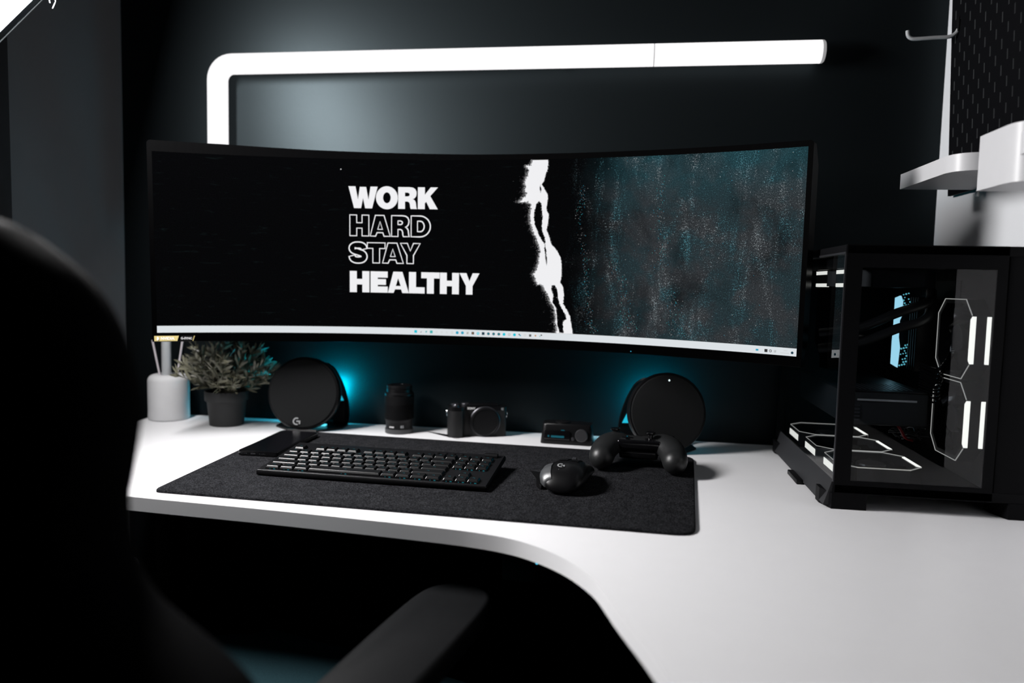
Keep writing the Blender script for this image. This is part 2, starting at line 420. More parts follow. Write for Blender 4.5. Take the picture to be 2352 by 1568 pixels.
GL = {
 'H': [[(0, 0), (0, 1), (.36, 1), (.36, .63), (.64, .63), (.64, 1), (1, 1), (1, 0), (.64, 0), (.64, .37), (.36, .37), (.36, 0)]],
 'A': [[(0, 0), (.257, 1), (.69, 1), (1, 0), (.69, 0), (.63, .17), (.34, .17), (.27, 0)], [(.375, .33), (.49, .70), (.61, .33)]],
 'R': [[(0, 0), (0, 1), (.6, 1), (.78, .98), (.9, .91), (.96, .8), (.97, .7), (.94, .58), (.86, .49), (.77, .455), (.87, .4), (.93, .3), (.95, .15), (.965, .05), (1, 0), (.66, 0), (.63, .08), (.62, .2), (.58, .3), (.5, .34), (.36, .34), (.36, 0)],
       [(.36, .75), (.50, .75), (.58, .72), (.61, .665), (.58, .60), (.50, .575), (.36, .575)]],
 'D': [[(0, 0), (0, 1)]+E2(.55, .5, .45, .5, 90, -90, 20), [(.33, .25), (.33, .75)]+E2(.21, .25, .47, .5, 90, -90, 12)],
 'K': [[(0, 0), (0, 1), (.35, 1), (.35, .66), (.64, 1), (1, 1), (.62, .6), (1, 0), (.60, 0), (.42, .34), (.35, .27), (.35, 0)]],
 'W': [[(0, 1), (.24, 1), (.325, .4), (.39, .98), (.605, .98), (.685, .4), (.755, 1), (1, 1), (.81, 0), (.57, 0), (.5, .47), (.43, 0), (.19, 0)]],
 'O': [E2(.5, .53, .5, .5, 0, 360, 36), E2(.175, .25, .5, .5, 0, 360, 28)],
 'E': [[(0, 0), (0, 1), (1, 1), (1, .71), (.42, .71), (.42, .64), (.9, .64), (.9, .37), (.42, .37), (.42, .29), (1, .29), (1, 0)]],
 'L': [[(0, 0), (0, 1), (.45, 1), (.45, .29), (1, .29), (1, 0)]],
 'T': [[(.31, 0), (.31, .72), (0, .72), (0, 1), (1, 1), (1, .72), (.69, .72), (.69, 0)]],
 'Y': [[(.33, 0), (.33, .4), (0, 1), (.35, 1), (.5, .62), (.66, 1), (1, 1), (.66, .4), (.66, 0)]],
 'S': [thick([(.82, .67), (.78, .79), (.66, .855), (.5, .87), (.34, .855), (.22, .79), (.19, .695), (.27, .6), (.5, .53), (.71, .46), (.81, .36), (.80, .24), (.69, .155), (.5, .13), (.33, .15), (.22, .22), (.18, .34)], .165, .155)],
}
WORDS = [('f', 75.5, 41.5, (('W', -243, -186.6), ('O', -189.9, -147.3), ('R', -146.6, -109.5), ('K', -108.2, -69))),
         ('o', 22.4, 40, (('H', -240.5, -203.7), ('A', -201, -162), ('R', -159.4, -124.3), ('D', -121, -83.3))),
         ('o', -29.4, 39, (('S', -243, -206.5), ('T', -206.7, -172), ('A', -177, -136), ('Y', -142, -103))),
         ('f', -87, 41.3, (('H', -241, -202.8), ('E', -200.4, -166.8), ('A', -166.3, -125.1), ('L', -124.9, -93.8), ('T', -100.6, -64.2), ('H', -63.5, -25.9), ('Y', -25, 14.6)))]
def sea_material():
    m = bpy.data.materials.new('sea_wallpaper'); m.use_nodes = True; nt = m.node_tree; n = nt.nodes; l = nt.links
    b = n['Principled BSDF']; b.inputs['Base Color'].default_value = (.0002, .0002, .00025, 1); b.inputs['Roughness'].default_value = .3
    b.inputs['Specular IOR Level'].default_value = .0
    uv = n.new('ShaderNodeUVMap'); uv.uv_map = 'screen'
    sx = n.new('ShaderNodeSeparateXYZ'); l.new(uv.outputs[0], sx.inputs[0])   # units: 1 = 100 mm
    def noise_(scale, sc=(1, 1, 1), det=3, rough=.6, dist=0):
        mp = n.new('ShaderNodeMapping'); mp.inputs['Scale'].default_value = sc; l.new(uv.outputs[0], mp.inputs[0])
        z = n.new('ShaderNodeTexNoise'); z.inputs['Scale'].default_value = scale; z.inputs['Detail'].default_value = det; z.inputs['Roughness'].default_value = rough
        z.inputs['Distortion'].default_value = dist
        l.new(mp.outputs[0], z.inputs['Vector']); return z.outputs['Fac']
    def ma(op, a, b2=None, c=None):
        k = n.new('ShaderNodeMath'); k.operation = op
        for i, x in enumerate((a, b2, c)):
            if x is None: continue
            if isinstance(x, (int, float)): k.inputs[i].default_value = x
            else: l.new(x, k.inputs[i])
        return k.outputs[0]
    def ramp(f, a, b2, lo=0.0, hi=1.0):
        k = n.new('ShaderNodeMapRange'); k.interpolation_type = 'SMOOTHSTEP'; l.new(f, k.inputs[0])
        k.inputs[1].default_value = a; k.inputs[2].default_value = b2; k.inputs[3].default_value = lo; k.inputs[4].default_value = hi
        return k.outputs[0]
    def mixc(f, a, b2):
        k = n.new('ShaderNodeMix'); k.data_type = 'RGBA'
        if isinstance(f, float): k.inputs[0].default_value = f
        else: l.new(f, k.inputs[0])
        for i, x in ((6, a), (7, b2)):
            if isinstance(x, tuple): k.inputs[i].default_value = (*x, 1)
            else: l.new(x, k.inputs[i])
        return k.outputs[2]
    big = noise_(.9, (1.3, .8, 1), 5, .65, .4)
    warp = ma('MULTIPLY_ADD', noise_(.7, (.5, 1.2, 1), 3), 1.1, -.55)
    xw = ma('ADD', sx.outputs[0], warp)                  # warped x
    body = ma('MULTIPLY', ramp(xw, 1.9, 3.5), 1.0)
    body = ma('MULTIPLY', body, ramp(big, .24, .62, .30, 1.15))
    # left of the foam: near-black with faint strokes
    tint = noise_(1.6, (1, 1, 1), 3)
    seacol = mixc(ramp(tint, .38, .62), (.020, .035, .041), (.033, .037, .041))
    seacol = mixc(ramp(sx.outputs[1], .6, 1.75, 0, .45), seacol, (.012, .075, .095))
    base = mixc(body, (.0016, .0017, .0020), seacol)
    # glittering specks, gathered in bands
    band = noise_(1.25, (2.4, .55, 1), 4, .65, .8)
    fine = noise_(55, (1, 1, 1), 2, .8)
    fine2 = noise_(24, (1, 1.3, 1), 2, .7)
    dens = ma('ADD', ramp(band, .40, .72, 0, .17), ma('MULTIPLY', body, .04))
    sp = ramp(ma('ADD', fine, dens), .655, .80)
    sp = ma('MULTIPLY', sp, ramp(xw, 1.75, 2.6))
    sp = ma('MULTIPLY', sp, ramp(fine2, .42, .66, .12, 1))
    spcol = mixc(ramp(tint, .42, .6), (.10, .30, .36), (.30, .34, .36))
    out = mixc(ma('MULTIPLY', sp, .85), base, spcol)
    grain = mixc(ramp(fine, .35, .7), (.62, .62, .62), (1.35, 1.35, 1.35))
    k = n.new('ShaderNodeMix'); k.data_type = 'RGBA'; k.blend_type = 'MULTIPLY'; k.inputs[0].default_value = 1
    l.new(out, k.inputs[6]); l.new(grain, k.inputs[7])
    # faint dark-green strokes on the dark side
    fs = ramp(noise_(3, (.7, 6, 1), 3, .7, .5), .60, .78, 0, .006)
    cmb = n.new('ShaderNodeCombineColor'); 
    l.new(ma('MULTIPLY', fs, .5), cmb.inputs[0]); l.new(fs, cmb.inputs[1]); l.new(fs, cmb.inputs[2])
    ad = n.new('ShaderNodeMix'); ad.data_type = 'RGBA'; ad.blend_type = 'ADD'; ad.inputs[0].default_value = 1
    l.new(k.outputs[2], ad.inputs[6]); l.new(cmb.outputs[0], ad.inputs[7])
    l.new(ad.outputs[2], b.inputs['Emission Color']); b.inputs['Emission Strength'].default_value = 1.0
    return m
def jag(pts, step=.7, amp=2.2, seed=0, side=1):
    out = []
    for i in range(len(pts)-1):
        a, b = Vector((*pts[i], 0)), Vector((*pts[i+1], 0)); L = (b-a).length; k = max(1, int(L/step))
        nrm = Vector((-(b-a).y, (b-a).x, 0)).normalized()
        for j in range(k):
            p = a.lerp(b, j/k)
            d = noise.noise(p*.35+Vector((0, 0, seed)))*amp+noise.noise(p*1.1+Vector((5, 0, seed)))*amp*.8
            p = p+nrm*d*side; out.append((p.x, p.y))
    out.append(pts[-1]); return out
FOAM_L = [(114.4, 167.2), (111.4, 156.2), (102.0, 156.9), (107.5, 148.6), (105.9, 138.4), (100.0, 128.2), (102.0, 120.5), (100.3, 112.8), (105.8, 105.0), (96.6, 94.8), (91.3, 89.6), (107.5, 90.9), (112.9, 87.0), (113.7, 76.7), (112.0, 66.4), (113.7, 50.8), (118.0, 37.9), (123.7, 25.0), (129.4, 12.1), (133.2, -0.9), (131.3, -13.9), (130.3, -27.0), (126.5, -37.5), (121.2, -44.2), (124.1, -53.3), (129.8, -63.6), (140.6, -64.7), (143.5, -73.8), (150.5, -84.1), (154.9, -97.1), (161.8, -104.7), (166.3, -120.3), (166.1, -136.1), (169.7, -146.5), (167.1, -155)]
FOAM_R = [(144.4, 167.2), (143.5, 150.6), (139.0, 138.0), (136.6, 127.8), (132.2, 122.3), (137.7, 115.1), (145.2, 102.2), (143.7, 86.9), (142.6, 76.6), (147.7, 66.4), (146.4, 51.0), (144.1, 38.1), (150.6, 22.6), (153.5, 12.3), (163.2, 2.1), (171.5, -10.7), (174.6, -26.2), (175.1, -46.9), (172.8, -59.9), (178.4, -67.6), (180.7, -83.2), (179.2, -98.9), (187.6, -111.6), (193.2, -121.9), (195.7, -134.8), (199.5, -155)]
FOAM_H = [[(128.9, 92.1), (133.0, 86.9), (134.6, 74.1), (136.3, 61.2), (134.8, 45.8), (136.1, 35.4), (141.2, 25.1), (142.7, 14.8), (140.1, 12.2), (133.2, 22.5), (127.6, 32.8), (121.9, 45.7), (118.8, 61.2), (119.9, 74.1), (123.6, 87.0)],
 [(156.8, -64.3), (163.5, -65.4), (167.8, -73.1), (169.4, -86.1), (172.5, -99.1), (178.1, -109.4), (185.1, -119.6), (186.7, -127.4), (180.1, -132.9), (182.0, -154), (173.9, -154.2), (169.4, -138.6), (167.7, -122.9), (165.9, -107.2), (158.9, -96.9), (160.0, -83.8), (155.7, -73.4)],
 [(141.5, 12.2), (144.5, -0.7), (146.6, -21.5), (145.2, -29.3), (142.6, -11.1), (140.3, 4.4)],
 [(130.3, 122.3), (132.7, 112.6), (131.2, 106.2), (128.9, 115.1)]]
def monitor():
    t = thing('curved_monitor', 'very wide curved black monitor showing white words and a dark sea', 'monitor', (0, 0, 0))
    U, V = 599.0, 168.3
    white = emit('screen_white', (.85, .85, .87), 1.0); bar = emit('screen_taskbar', (.70, .74, .77), 1.0)
    names = dict(cy=(.0, .52, .66), tl=(.05, .42, .42), dk=(.004, .035, .06), bk=(.02, .02, .022), or_=(.5, .25, .1), gy=(.35, .36, .37), lg=(.58, .59, .58), bl=(.02, .33, .5))
    mats = [sea_material(), white, bar]; idx = {}
    for k, c in names.items(): idx[k] = len(mats); mats.append(emit('screen_'+k.strip('_'), c, 1.0))
    bm = bmesh.new(); uvl = bm.loops.layers.uv.new('screen')
    nx, ny = 96, 4
    g = [[bm.verts.new(scr(-U+2*U*i/nx, -V+2*V*j/ny)) for j in range(ny+1)] for i in range(nx+1)]
    uvm = {}
    for i in range(nx+1):
        for j in range(ny+1): uvm[g[i][j]] = ((-U+2*U*i/nx)/100, (-V+2*V*j/ny)/100)
    for i in range(nx):
        for j in range(ny):
            f = bm.faces.new((g[i][j], g[i+1][j], g[i+1][j+1], g[i][j+1])); f.smooth = True
            for lp in f.loops: lp[uvl].uv = uvm[lp.vert]
    def add(me, mi, off, flat=False):
        vs = [bm.verts.new(scr(v.co.x, v.co.y, off+(v.co.z/1000*.05 if flat else 0))) for v in me.vertices]
        for p in me.polygons:
            try: f = bm.faces.new([vs[i] for i in p.vertices]); f.material_index = mi
            except ValueError: pass
        bpy.data.meshes.remove(me)
    def poly(pts, mi, off):
        vs = [bm.verts.new(scr(a, b, off)) for a, b in pts]; f = bm.faces.new(vs); f.material_index = mi
    for kind, y0, h, gl in WORDS:
        for ch, x0, x1 in gl:
            cs = [[(x0+(x1-x0)*a, y0+h*b) for a, b in c] for c in GL[ch]]
            if kind == 'f': add(curve_mesh(cs, True), 1, .0003)
            else: add(curve_mesh(cs, False, 1.15), 1, .0003, True)
    # foam line
    left = jag(FOAM_L, .7, 2.4, 1.0); right = jag(FOAM_R, .8, .9, 2.0)
    holes = [jag(h+[h[0]], .8, 1.1, 3.0+i)[:-1] for i, h in enumerate(FOAM_H)]
    add(curve_mesh([left+right[::-1]]+holes, True), 1, .0004)
    rnd = random.Random(3)
    def dot(x, y, r, mi=1):
        poly([(x+r*math.cos(a*math.pi/3)*rnd.uniform(.7, 1.3), y+r*math.sin(a*math.pi/3)*rnd.uniform(.7, 1.3)) for a in range(6)], mi, .00035)
    for x, y in left:
        for _ in range(5):
            dx = abs(rnd.gauss(0, 3.6)); dot(x-dx*(1.5 if 80 < y < 110 else 1), y+rnd.gauss(0, 1), rnd.uniform(.12, .5)*max(.4, 1-dx/9))
    for _ in range(190):
        x, y = rnd.choice(left); dx = abs(rnd.gauss(0, 8)); dot(x-dx, y+rnd.gauss(0, 3), rnd.uniform(.1, .3), idx['gy'])
    for x, y in right[::2]: dot(x+abs(rnd.gauss(0, .7)), y, rnd.uniform(.15, .45))
    for h in holes:
        for x, y in h[::2]: dot(x+rnd.gauss(0, 1), y+rnd.gauss(0, 1), rnd.uniform(.12, .45))
    for _ in range(130): # glitter flecks standing out of the sea
        x = rnd.uniform(215, 595); y = rnd.uniform(-150, 166); dot(x, y, rnd.uniform(.25, .62), rnd.choice([idx['lg'], idx['gy'], idx['gy'], idx['bl']]))
    def stream(pts, cnt, sd, mis):
        P = [Vector((a, b, 0)) for a, b in pts]
        for _ in range(cnt):
            i = rnd.randrange(len(P)-1); p = P[i].lerp(P[i+1], rnd.random()); dot(p.x+rnd.gauss(0, sd), p.y+rnd.gauss(0, 3), rnd.uniform(.15, .55), rnd.choice(mis))
    gb = [idx['gy'], idx['bl'], idx['tl'], idx['gy']]
    stream([(214, 120), (205, 60), (219, -10), (224, -70), (233, -130), (240, -152)], 260, 4, gb)
    stream([(275, -20), (290, -60), (300, -110), (312, -150)], 240, 7, gb)
    stream([(355, 130), (350, 70), (362, 20), (358, -30)], 220, 8, gb)
    stream([(380, -60), (385, -110), (395, -150)], 160, 9, gb)
    dot(-257.4, 148.7, 1.0)
    # task bar
    for i in range(48):
        a, b = -U+2*U*i/48, -U+2*U*(i+1)/48; poly([(a, -168.2), (b, -168.2), (b, -155.2), (a, -155.2)], 2, .0003)
    def sq(x, y, w, h, k): poly([(x-w, y-h), (x+w, y-h), (x+w, y+h), (x-w, y+h)], idx[k], .0006)
    def disc(x, y, r, k): poly([(x+r*math.cos(a*math.pi/6), y+r*math.sin(a*math.pi/6)) for a in range(12)], idx[k], .0006)
    def ringm(x, y, r, k): disc(x, y, r, k); poly([(x+r*.62*math.cos(a*math.pi/5), y+r*.62*math.sin(a*math.pi/5)) for a in range(10)], 2, .0008)
    X = [-110.9+i*10.35 for i in range(25)]; y = -161.7
    kinds = ['Scy', 's', 'p', 'Stl', 'l', 'l', 'l', 'rlg', 'Dbl', 'Dbl', 'x', 'Bor', 'Rcy', 'Sdk', 'Qdk', 'Qdk', 'Qdk', 'Dcy', 'rgy', 'Dcy', 'k', 'rlg', 'b', 'o', 'z']
    for x, k in zip(X, kinds):
        if k[0] == 'S': sq(x, y, 2.7, 2.7, k[1:])
        elif k == 's': sq(x, y-1, 1.2, .6, 'bk'); sq(x+1.5, y+.6, .8, .5, 'gy')
        elif k == 'p': sq(x, y, 1.2, 1.6, 'tl'); sq(x+1.4, y+1, .6, .6, 'bk')
        elif k == 'l': sq(x, y, 1.6, 1.6, 'lg'); poly([(x-1.1, y-1.1), (x+1.1, y-1.1), (x+1.1, y+1.1), (x-1.1, y+1.1)], 2, .0008)
        elif k[0] == 'r': ringm(x, y, 2.4, k[1:])
        elif k[0] == 'D': disc(x, y, 2.9, k[1:])
        elif k[0] == 'R': disc(x, y, 2.7, 'cy'); poly([(x-1.3, y-.3), (x+1.3, y-.3), (x+1.3, y+1), (x-1.3, y+1)], 1, .0008)
        elif k == 'x': sq(x, y, 2.6, 2.6, 'lg'); poly([(x-1.5, y-1.5), (x-.6, y-1.5), (x+1.5, y+1.5), (x+.6, y+1.5)], idx['bk'], .0008)
        elif k[0] == 'B': sq(x, y, 2.5, 2.5, 'bk'); poly([(x-.5, y-1.6), (x+.5, y-1.6), (x+.5, y+1.6), (x-.5, y+1.6)], idx['or_'], .0008)
        elif k[0] == 'Q': disc(x, y, 2.7, 'dk'); poly([(x-.8, y-.8), (x+.8, y-.8), (x+.8, y+.8), (x-.8, y+.8)], idx['cy'], .0008)
        elif k == 'k': sq(x-1, y+1, 1.4, 1, 'bk'); sq(x+1, y-1, 1.5, 1, 'bl')
        elif k == 'b': sq(x, y, 2.1, 2.1, 'bk'); poly([(x-.9, y), (x+.9, y), (x+.9, y+1), (x-.9, y+1)], idx['gy'], .0008)
        elif k == 'o': disc(x, y, 1.7, 'or_')
        elif k == 'z': sq(x+1.2, y+1.4, 1.4, 1.1, 'bk'); sq(x-1.6, y-.8, .6, 1.2, 'tl')
    sq(534.7, y-.5, 2.2, 1.5, 'bl'); sq(549.5, y-.6, 2.5, 2.5, 'bk'); ringm(556.8, y-.6, 2.3, 'bk'); sq(563.5, y-.8, .5, 2, 'gy'); sq(565.5, y-.6, .5, 2, 'gy')
    disc(592.2, y-.9, 2.2, 'dk')
    for k in range(9): sq(574+k*1.55, y-2.4, .5, .7, 'lg')
    for k in range(4): sq(579+k*1.6, y+1.7, .5, .6, 'lg')
    me = bpy.data.meshes.new('screen'); bm.to_mesh(me); bm.free()
    for k in mats: me.materials.append(k)
    place(me, 'screen', t)
    # frame: bezel ring, proud 1.5 mm, with curved back
    def topv(u):  # top edge of the bezel
        xs = [(-608, 188.6), (-470, 187.6), (-310, 183.5), (-160, 181.2), (0, 178.8), (608, 178)]
        for (a, va), (b, vb) in zip(xs, xs[1:]):
            if u <= b: return va+(vb-va)*(u-a)/(b-a)
        return 178
    bm = bmesh.new(); nx = 80; UO = 607.5
    sect = []
    us = [-607.5, -607.3, -606.8, -606, -605, -603.8, -602.4, -600.5]; us = us+[-592+1184*i/72 for i in range(73)]+[-u for u in us[::-1]]
    for u in us:
        ui = max(-U, min(U, u)); tv = topv(u); bv = -172.5
        f = max(0, (abs(u)-(UO-7))/7); rc = 6*(1-math.sqrt(max(0, 1-f*f)))   # rounded corners
        sect.append([(u, tv-rc, .0006), (u, tv-rc, -.014), (u, tv-rc-30, -.030), (u, bv+30, -.030), (u, bv, -.014), (u, bv, .0006)])
    G = [[bm.verts.new(scr(*p)) for p in s] for s in sect]
    for a, b in zip(G, G[1:]):
        for k in range(5): bm.faces.new((a[k], b[k], b[k+1], a[k+1]))
    bm.faces.new(G[0]); bm.faces.new(G[-1][::-1])
    # front ring strips (top, bottom, left, right) around the active area
    def strip(u0, u1, v0f, v1f, n):
        A = [bm.verts.new(scr(u0+(u1-u0)*i/n, v0f(u0+(u1-u0)*i/n), .0006)) for i in range(n+1)]
        B = [bm.verts.new(scr(u0+(u1-u0)*i/n, v1f(u0+(u1-u0)*i/n), .0006)) for i in range(n+1)]
        for i in range(n): bm.faces.new((A[i], A[i+1], B[i+1], B[i]))
    tr = lambda u: topv(u)-6*(1-math.sqrt(max(0, 1-max(0, (abs(u)-(UO-7))/7)**2)))
    strip(-U, U, lambda u: V, tr, nx); strip(-U, U, lambda u: -172.5, lambda u: -V, nx)
    strip(-UO, -U, lambda u: -172.5, tr, 8); strip(U, UO, lambda u: -172.5, tr, 8)
    finish(bm, 'frame', M['bezel'], t, smooth=False)
    # chin bar
    bm = bmesh.new(); A = []
    for i in range(nx+1):
        u = -UO+2*UO*i/nx
        A.append([bm.verts.new(scr(u, v, o)) for v, o in ((-171.2, .0006), (-171.6, .0026), (-184.6, .0026), (-185.4, .001), (-185.4, -.016), (-171.2, -.016))])
    for a, b in zip(A, A[1:]):
        for k in range(6): bm.faces.new((a[k], b[k], b[(k+1) % 6], a[(k+1) % 6]))
    bm.faces.new(A[0]); bm.faces.new(A[-1][::-1])
    finish(bm, 'lower_bar', M['bezel'], t, ang=40)
    # badge, bottom left
    a = scr(-578, -179, .0029)
    bm = bmesh.new()
    def bq(pts, mi, off):
        vs = [bm.verts.new(scr(x, yy, off)) for x, yy in pts]; f = bm.faces.new(vs); f.material_index = mi
    bq([(-604, -184), (-564, -184), (-561, -174), (-604, -174)], 0, .0029)
    bq([(-560, -184), (-539, -184), (-536, -174), (-557, -174)], 1, .0029)
    bq([(-537, -184), (-535.8, -184), (-532.8, -174), (-534, -174)], 0, .0029)
    o = finish(bm, 'badge', [M['gold'], M['black']], t, smooth=False)
    d = (scr(-560, -179, .0031)-scr(-600, -179, .0031)); rz = math.atan2(d.y, d.x)
    rot = (math.pi/2+MP[4], 0, rz)
    text_mesh('NVIDIA', .0072, M['white_ink'], 'badge_text', o, scr(-581, -179.1, .0032), rot, off=.00025)
    bm = bmesh.new(); lathe(bm, [(.0033, 0), (.0033, .0003)], 16, 'Y'); finish(bm, 'badge_emblem', M['white_ink'], o, scr(-598.6, -179, .0034))
    text_mesh('G-SYNC', .0056, M['white_ink'], 'badge_text', o, scr(-547.6, -179.1, .0032), rot, off=.0001)
    bm = bmesh.new(); lathe(bm, [(.0009, 0), (.0009, .0006)], 8, 'Y'); finish(bm, 'power_light', M['cyandot'], t, scr(312, -181.0, .0031))
    # bracket to the wall
    c = scr(0, 0, -.03)
    bm = bmesh.new(); box(bm, (c.x, (c.y+1.566)/2, c.z), (.12, 1.566-c.y, .12), .004); finish(bm, 'wall_mount', M['blackmetal'], t)
monitor()

# ------------------------------------------------------------------ keyboard
def keyboard():
    u = .01905; Wd, Dp = .372, .150
    t = thing('keyboard', 'black compact keyboard with low keys on the felt mat', 'keyboard', (-.5640, 1.0885, TM), rot=(math.radians(5.0), 0, math.radians(-1.9)))
    # local x right, y away, z up, origin front left underside (the rear feet lift the back)
    bm = bmesh.new(); box(bm, (Wd/2, Dp/2, .0048), (Wd, Dp, .0076), .0016, 2); finish(bm, 'case', M['blackm'], t)
    bm = bmesh.new(); box(bm, (Wd/2, Dp/2, .0090), (Wd-.003, Dp-.003, .0012), .0004, 1); finish(bm, 'top_plate', M['blackmetal'], t)
    for x in (.05, Wd-.05):
        bm = bmesh.new(); box(bm, (x, Dp-.02, -.0040), (.03, .012, .0105), .001); finish(bm, 'foot', M['black'], t)
    meshes = {}
    def keymesh(w):
        k = round(w, 3)
        if k in meshes: return meshes[k]
        bm = bmesh.new(); wb, db, wt, dt, h = w*u-.0016, u-.0018, w*u-.0052, u-.0064, .0052
        B = [(-wb/2, -db/2, 0), (wb/2, -db/2, 0), (wb/2, db/2, 0), (-wb/2, db/2, 0)]
        Mi = [(x, y, .0020) for x, y, z in B]
        To = [(-wt/2, -dt/2, h), (wt/2, -dt/2, h), (wt/2, dt/2+.0008, h), (-wt/2, dt/2+.0008, h)]
        loft(bm, [B, Mi, To], 0)
        es = [e for e in bm.edges if all(v.co.z > .001 for v in e.verts)]
        bmesh.ops.bevel(bm, geom=es, offset=.0007, segments=2, profile=.5, affect='EDGES', clamp_overlap=True)
        def q(x, y, a, b, z): 
            f = bm.faces.new([bm.verts.new(p) for p in ((x-a, y-b, z), (x+a, y-b, z), (x+a, y+b, z), (x-a, y+b, z))]); f.material_index = 1
        q(-.0012, .002, .0014, .0003, h+.0001); q(.0009, .0013, .0004, .0009, h+.0001)
        # light leaking out under the front lip
        for x, a in ((-.003, .0005), (.0035, .0010), (.0052, .0004)):
            f = bm.faces.new([bm.verts.new(p) for p in ((x-a, -db/2-.0001, .0002), (x+a, -db/2-.0001, .0002), (x+a, -db/2-.0001, .0013), (x-a, -db/2-.0001, .0013))]); f.material_index = 1
        for f in bm.faces: f.smooth = False
        me = bpy.data.meshes.new('key'); bm.to_mesh(me); bm.free()
        me.materials.append(M['keycap']); me.materials.append(M['cyanlegend'])
        meshes[k] = me; return me
    x0, y0 = .0115, .0065
    rows = [ # (row y in units, [(gap, width)...])
        (0, [1.25, 1.25, 1.25, 6.25, 1.25, 1.25, 1.25, 1.25, -.2, 1, 1, 1]),
        (1, [2.25]+[1]*10+[2.75, -1.2, 1]),
        (2, [1.75]+[1]*11+[2.25]),
        (3, [1.5]+[1]*12+[1.5, -.2, 1, 1, 1]),
        (4, [1]*13+[2, -.2, 1, 1, 1]),
        (5.15, [1, -1, 1, 1, 1, 1, -.5, 1, 1, 1, 1, -.5, 1, 1, 1, 1, -.2, 1, 1, 1]),
    ]
    for ry, ks in rows:
        x = 0
        for k in ks:
            if k < 0: x -= k; continue
            place(keymesh(k), 'key', t, (x0+(x+k/2)*u, y0+(ry+.5)*u, .0096)); x += k
    bm = bmesh.new(); lathe(bm, [(.0052, -.011), (.0058, -.0105), (.0058, .0105), (.0052, .011)], 20, 'X'); finish(bm, 'volume_roller', M['blacks'], t, (Wd-.022, Dp-.013, .0105))
    for i in range(4):
        bm = bmesh.new(); lathe(bm, [(.0035, 0), (.0035, .0012), (.0028, .0016)], 16); finish(bm, 'media_button', M['black'], t, (Wd-.115+i*.014, Dp-.013, .0096))
M['pad_shell'] = mat('controller_shell', (.010, .0105, .011), .42, .45, vary=.2, scale=1500, bump=.1, bscale=1800)
M['keycap'] = mat('keycap', (.0045, .0045, .005), .30, .40, vary=.1, scale=300)
keyboard()

